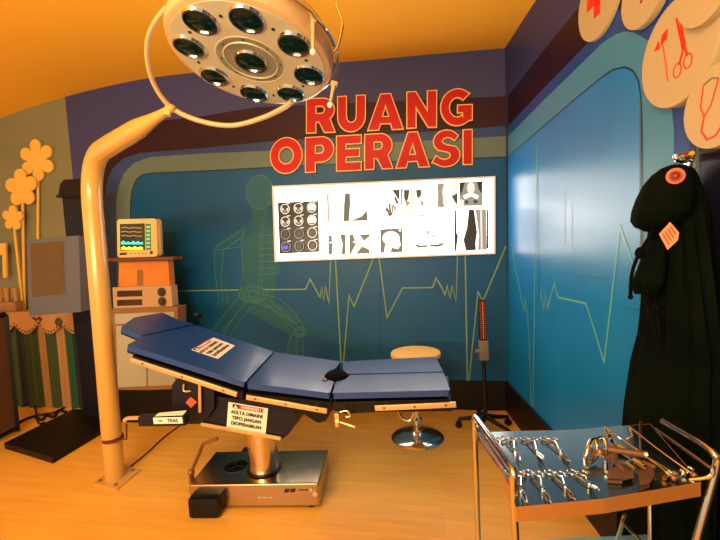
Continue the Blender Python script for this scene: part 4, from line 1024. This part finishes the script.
slab([(137, 270), (143, 269.8), (143.2, 285.5), (137, 285.7)], -.028, .003, 'centre_strip', M['cab_frame'], ub, 0)
t = thing('shelf_board', 'thin maroon board between the orange box and the patient monitor', 'board')
t.location = fn_(144, 261); ROOTM[t.name] = Matrix.Translation(t.location)
slab([(106, 258.2), (173, 256.8), (173, 259.8), (106, 261.6)], .03, .14, 'board', M['wood'], t)
t = thing('patient_monitor', 'small cream patient monitor showing cyan and yellow traces on the maroon board', 'monitor', fn_(140, 257.5))
mc = slab([(117, 221.5), (119, 219.3), (154, 218.5), (156.5, 220.5), (157.5, 254), (156, 256.6), (119.5, 257.6), (117.5, 256)], .0, .07, 'monitor_case', M['mon_case'], t, .006)
slab([(156, 223), (160, 226), (161, 254.5), (157, 255.5)], -.03, .03, 'side_grip', M['device'], t, .002)
scn = slab([(119.7, 224), (144.5, 223.3), (145, 250), (120.2, 250.6)], .003, .004, 'screen', M['mon_screen'], mc, 0)
slab([(145.5, 224), (150.5, 223.8), (151, 249.5), (146, 249.8)], .003, .003, 'button_strip', M['grey'], mc, 0)
def tr_(ys, x0, x1, fill, mt, name):
    m = MB(); n = len(ys)
    for i in range(n-1):
        xa, xb = x0+(x1-x0)*i/(n-1), x0+(x1-x0)*(i+1)/(n-1)
        m.face([fn_(xa, ys[i], .005), fn_(xb, ys[i+1], .005), fn_(xb, fill if fill else ys[i+1]+.9, .005), fn_(xa, fill if fill else ys[i]+.9, .005)])
    m.build(name, mt, scn, fixn=False)
tr_([242, 240.5, 242.5, 241.5, 242.8, 240.8, 242.5, 241, 242.6, 242], 121, 143, 244.3, M['cyan_tr'], 'cyan_trace')
tr_([247.5, 246, 247.8, 246.3, 247.8, 246, 247.6, 246.5, 247.5], 121, 143, 249.8, M['yel_tr'], 'yellow_trace')
for yy in (227.5, 231.5, 235.5): tr_([yy, yy-.6, yy+.3, yy-.5, yy+.2, yy], 121, 142, None, M['dim_tr'], 'dim_trace')
m = MB()
for k in range(6): m.face([fn_(x, y, .006) for x, y in [(146.5, 226+k*4), (150, 225.8+k*4), (150, 228+k*4), (146.5, 228.2+k*4)]])
m.build('readings', M['grn_tr'], mc, fixn=False)
for x in (131, 135, 139, 143, 146): m = MB(); m.ball(fn_(x, 253.4, .0), .006); m.build('button', M['device_dark'], mc)
m = MB(); m.ball(fn_(151.5, 252.5, .0), .016); m.build('dial', M['device_dark'], mc)
m = MB(); m.box(fn_(123.5, 253.8, 0), (.07, .01, .022), None); m.build('name_strip', M['device_dark'], mc)

# ------------------------------------------------------------------ x-ray column with grey display
zc = .05
pp = [onz(x, y, zc) for x, y in [(4, 443), (52.5, 457.5), (111, 423), (108, 410), (73, 409)]]
ks = thing('xray_display_stand', 'black column on a flat black platform carrying a grey display box', 'display stand', V((pp[1].x, pp[1].y+.5, 0)))
m = MB(); m.prism(pp, -zz*zc); m.build('platform', M['black_soft'], ks, bevel=.006)
kc = onz(82, 417, zc)
kp = lambda px, py, k=0: hit(px, py, kc+BN*k, BN)
def kslab(poly, k0, d_, name, mt, par=None, bev=.004):
    m = MB(); m.prism([kp(x, y, k0) for x, y in poly], -BN*d_); return m.build(name, mt, par or ks, bevel=bev)
a = kp(62, 196); b3 = kp(86, 195)
q_ = [V((a.x, a.y, zc)), V((b3.x, b3.y, zc)), V((b3.x, b3.y, a.z)), a]
m = MB(); m.prism(q_, -BN*.10); m.build('column', M['navy'], ks, bevel=.006)
kslab([(58, 197.5), (87, 196), (87, 184), (83, 178.5), (64, 179.5), (60, 184)], .03, .14, 'column_cap', M['black_soft'])
kslab([(56, 197.5), (88, 196), (88, 193.8), (56, 195)], .05, .16, 'cap_flange', M['black'])
dk = kslab([(27, 240), (78.5, 235.5), (81, 312), (29, 316)], .30, .16, 'display_box', M['kiosk'], None, .008)
kslab([(77, 236), (85, 236.5), (88.5, 308), (80, 311)], .20, .18, 'display_side', M['kiosk'], dk, .004)
kslab([(30, 243.5), (63, 240.6), (64.5, 294), (32, 297)], .305, .01, 'display_screen', M['kiosk_screen'], dk, 0)
kslab([(28, 241), (65, 238), (66.5, 296), (30.5, 300)], .302, .004, 'screen_bezel', M['kiosk'], dk, 0)
m = MB(); a = kp(80, 285, .05); m.box(a, (.10, .3, .12), None, 0, .01); m.build('display_bracket', M['navy'], ks)
# cables by the platform
for pts, lb2 in [([(20, 402), (33, 405), (36, 412), (37, 420), (40, 424), (44, 422)], 'thin black cable looping down on the floor behind the platform'),
                 ([(12, 427), (26, 419), (40, 415), (53, 413), (60, 410), (67, 406)], 'thick black cable along the rear edge of the platform'),
                 ([(34, 416), (42, 420), (46, 415), (54, 417), (58, 411), (66, 412)], 'tangled black cable crossing the thick cable')]:
    m = MB(); m.tube(smooth([onz(x, y, .01) for x, y in pts], 5), .008 if 'thick' not in lb2 else .014, 8); tag(m.build('floor_cable', M['black']), lb2, 'cable', 'black cables on the floor')

# ------------------------------------------------------------------ draped counter, shelf, cups, flowers, board
dc = onz(45, 407); dp = lambda px, py, k=0: hit(px, py, dc+BN*k, BN)
cn = thing('draped_counter', 'counter with a striped green cloth skirt and a scalloped lace edge', 'counter', V((dc.x, dc.y, 0)))
m = MB(); aL, aR = dp(-90, 318), dp(76, 310); zt = dp(40, 312).z
c_ = [V((p.x, p.y, 0)) for p in (aL, aR)]
m.prism([c_[0]-BN*.02, c_[1]-BN*.02, c_[1]-BN*.02+zz*zt, c_[0]-BN*.02+zz*zt], -BN*.10); m.build('counter_body', M['cab_frame'], cn)
m = MB(); L_ = (c_[1]-c_[0]).length; dr = (c_[1]-c_[0]).normalized(); nst = 240
cols = [0, 0, 2, 2, 0, 0, 1, 1, 0, 3, 1, 1, 0, 3, 3]
xs = []
def sx(s): return c_[0]+dr*s*L_
for i in range(nst):
    s0, s1 = i/nst, (i+1)/nst
    w0 = .018*math.sin(s0*L_*2*PI/.11); w1 = .018*math.sin(s1*L_*2*PI/.11)
    px0 = proj(sx(s0)+zz*.4)[0]
    seg = [(-999, 1), (12, 0), (21, 2), (29, 0), (41, 1), (48, 0), (60, 1), (68, 3), (75, 2)]
    mi = 0
    if px0 < 8: mi = cols[int(px0/7) % 9]
    else:
        for e, c in seg:
            if px0 >= e: mi = c
    m.add([sx(s0)+BN*(w0+.012), sx(s1)+BN*(w1+.012), sx(s1)+BN*(w1*.5+.006)+zz*(zt-.02), sx(s0)+BN*(w0*.5+.006)+zz*(zt-.02)], [[0, 1, 2, 3]], mi, True)
so = m.build('striped_skirt', [M['cloth_g'], M['cloth_c'], M['cloth_n'], M['cloth_t']], cn, fixn=False)
m = MB(); hh_ = .21
nsc = 40; per = .30
i = 0; s = 0; N_ = 200
for i in range(N_):
    s0, s1 = i/N_*L_, (i+1)/N_*L_
    e0 = .10+.10*abs(math.sin(s0*PI/per)); e1 = .10+.10*abs(math.sin(s1*PI/per))
    p0, p1 = c_[0]+dr*s0+BN*.045, c_[0]+dr*s1+BN*.045
    m.add([p0+zz*zt, p1+zz*zt, p1+zz*(zt-e1-.03), p0+zz*(zt-e0-.03)], [[0, 1, 2, 3]], 0, True)
m.prism([c_[0]+BN*.047+zz*(zt-.001), c_[1]+BN*.047+zz*(zt-.001), c_[1]-BN*.12+zz*(zt-.001), c_[0]-BN*.12+zz*(zt-.001)], zz*.012)
lc_ = m.build('lace_edge', M['lace'], cn)
m = MB(); s = 0
while s < L_:
    e = .10+.10*abs(math.sin(s*PI/per)); p0 = c_[0]+dr*s+BN*.0465+zz*(zt-e-.005)
    x2, y2 = frame_of(BN); 
    if proj(p0)[0] > 8: m = MB(); m.lathe([(.010, 0), (.010, .001), (0, .001)], p0, rot(x2, y2, BN), 10); m.build('lace_hole', M['hole'], lc_)
    s += .034
m = MB()
hp = [dp(x, y, .048) for x, y in [(31, 318), (34, 316.5), (36, 319), (39, 316.3), (42, 318.5), (40, 323), (35.5, 328.5), (37.5, 325), (39.5, 321), (39, 318.8), (36, 321.5), (33.5, 319)]]
m.prism(hp, BN*.001); m.build('lace_heart', M['hole'], lc_)
m = MB(); cq = dp(58.5, 322, .048); x2, y2 = frame_of(BN)
for k in range(6):
    t_ = k*PI/3; m.ball(cq+(x2*math.cos(t_)+y2*math.sin(t_))*.028, .022, 0, (1, 1, .15), rot(x2, y2, BN))
m.build('lace_rosette', M['cloth_g'], lc_)
sh = thing('counter_tray', 'low cream tray on the lace counter, carrying small cups', 'tray', dp(5, 308))
tzc = zt+.012; ty0 = dp(22, 300)
ctr = c_[1]-dr*.86-BN*.03; 
ctr = V((dp(0, 300).x, dp(0, 300).y, 0))-BN*.05
htr = max(.03, dp(12, 302).z-tzc)
m = MB(); m.box(ctr+zz*(tzc+htr/2), (.36, .08, htr), rot(BR, -BN, zz), 0, .006); m.build('tray_body', M['cab_frame'], sh)
for k, (x, lb2) in enumerate([(1, 'cream cup at the picture edge on the counter tray'), (7.5, 'cream cup in the middle of the counter tray'), (16, 'cream cup at the right end of the counter tray')]):
    c = dp(x, 300, -.05); c = V((c.x, c.y, tzc+htr)); t = thing('cup', lb2, 'cup', c, 0, 'small cream cups on the counter tray')
    m = MB(); hgt = max(.07, dp(x, 288.5).z-c.z); m.lathe([(0, .004), (.016, .0), (.026, hgt*.6), (.028, hgt), (.025, hgt), (.02, .012), (0, .012)], c, None, 20); m.build('cup_body', M['lace'], t)
    m = MB(); m.tube(smooth([c+BN*.02+zz*hgt*.8, c+BN*.042+zz*hgt*.7, c+BN*.036+zz*hgt*.3, c+BN*.018+zz*hgt*.3], 4), .004, 6); m.build('cup_handle', M['lace'], t)
def flower(px, py, r, n, spx, spy, lab_, k, a0=0):
    c = back(px, py, k); t = thing('cutout_flower', lab_, 'flower', back(spx, spy, k), 0, 'yellow cut-out flowers on stems')
    R = (back(px+r, py, k)-c).length; x2, y2 = BR, zz
    pts = []
    for i in range(n*14):
        a = 2*PI*i/(n*14); rr_ = R*(.5+.5*abs(math.cos((a-a0)*n/2))**.55)
        pts.append(c+(x2*math.cos(a)+y2*math.sin(a))*rr_)
    m = MB()
    m.add([c]+pts, [[0, i+1, (i+1) % len(pts)+1] for i in range(len(pts))]); m.add([p-BN*.02 for p in [c]+pts], [[0, (i+1) % len(pts)+1, i+1] for i in range(len(pts))])
    N2 = len(pts); m.add(pts+[p-BN*.02 for p in pts], [[i, i+N2, (i+1) % N2+N2, (i+1) % N2] for i in range(N2)])
    m.build('petals', M['petal'], t)
    m = MB(); e = back(spx, spy, k); e.z = max(e.z, zt+.013); m.tube([c-zz*R*.4-BN*.01, e-BN*.01], .014, 10); m.build('stem', M['petal'], t)
flower(36.5, 160, 17.5, 6, 38, 316, 'largest yellow cut-out flower, topmost of the three', .03, PI/6)
flower(21, 188, 16, 5, 24.5, 316, 'middle yellow cut-out flower with five petals, overlapping the largest', .06, PI/2)
flower(12.5, 218, 10.5, 5, 23, 316, 'smallest yellow cut-out flower, lowest of the three', .09, .2)
# cream frame shape at the picture edge
m = MB(); m.prism([back(x, y, .10) for x, y in [(-14, 244), (5.5, 243), (6.5, 277.5), (3, 278), (2, 255), (-6, 255.5), (-6, 278.5), (-14, 279)]], -BN*.02)
tag(m.build('wall_cutout', M['petal']), 'cream arch-shaped cut-out on the olive wall at the left picture edge', 'wall cut-out')
bdx = thing('leaning_board', 'dark framed wooden board standing at the left picture edge', 'board', onz(0, 440))
g_a = onz(17, 433); g_b = onz(-40, 462)
ta = hit(0, 316, g_a, (0, 1, 0)); ta = V((ta.x, g_a.y+.05, ta.z)); dd = (g_b-g_a).normalized(); tb_ = ta+(g_b-g_a)
def bar(a, b3, w, name, mt, par):
    d = (b3-a).normalized(); m = MB(); m.tube([a, b3], w, 4); return m.build(name, mt, par)
bar(g_a+zz*.02, ta, .035, 'frame_side', M['black'], bdx); bar(g_b+zz*.02, tb_, .035, 'frame_side', M['black'], bdx); bar(ta, tb_, .03, 'frame_top', M['black'], bdx); bar((g_a+zz*.05), g_b+zz*.05, .03, 'frame_bottom', M['black'], bdx)
m = MB(); nn = (tb_-ta).cross(g_a-ta).normalized(); m.prism([g_a+zz*.05, g_b+zz*.05, tb_, ta], nn*.012); m.build('board_panel', M['board_wood'], bdx)

# ------------------------------------------------------------------ light
w = bpy.data.worlds.new('hall'); sc.world = w; w.use_nodes = True
bg = w.node_tree.nodes['Background']; bg.inputs[0].default_value = (1.0, .76, .44, 1); bg.inputs[1].default_value = .85
def area(name, loc, target, size, power, col):
    l = bpy.data.lights.new(name, 'AREA'); l.shape = 'RECTANGLE'; l.size, l.size_y = size; l.energy = power; l.color = col
    o = bpy.data.objects.new(name, l); COL.objects.link(o); o.location = loc
    o.rotation_euler = (V(target)-V(loc)).to_track_quat('-Z', 'Y').to_euler(); return o
area('hall_light', (-1.6, -.9, 3.05), (-1.4, 2.2, .4), (1.6, .5), 90, (1, .79, .46))
area('ceiling_fill', (-1.7, -1.1, 1.5), (-1.5, .2, 3.3), (3.0, .7), 175, (1, .76, .42))  # unseen fill light, added behind the camera to brighten the ceiling
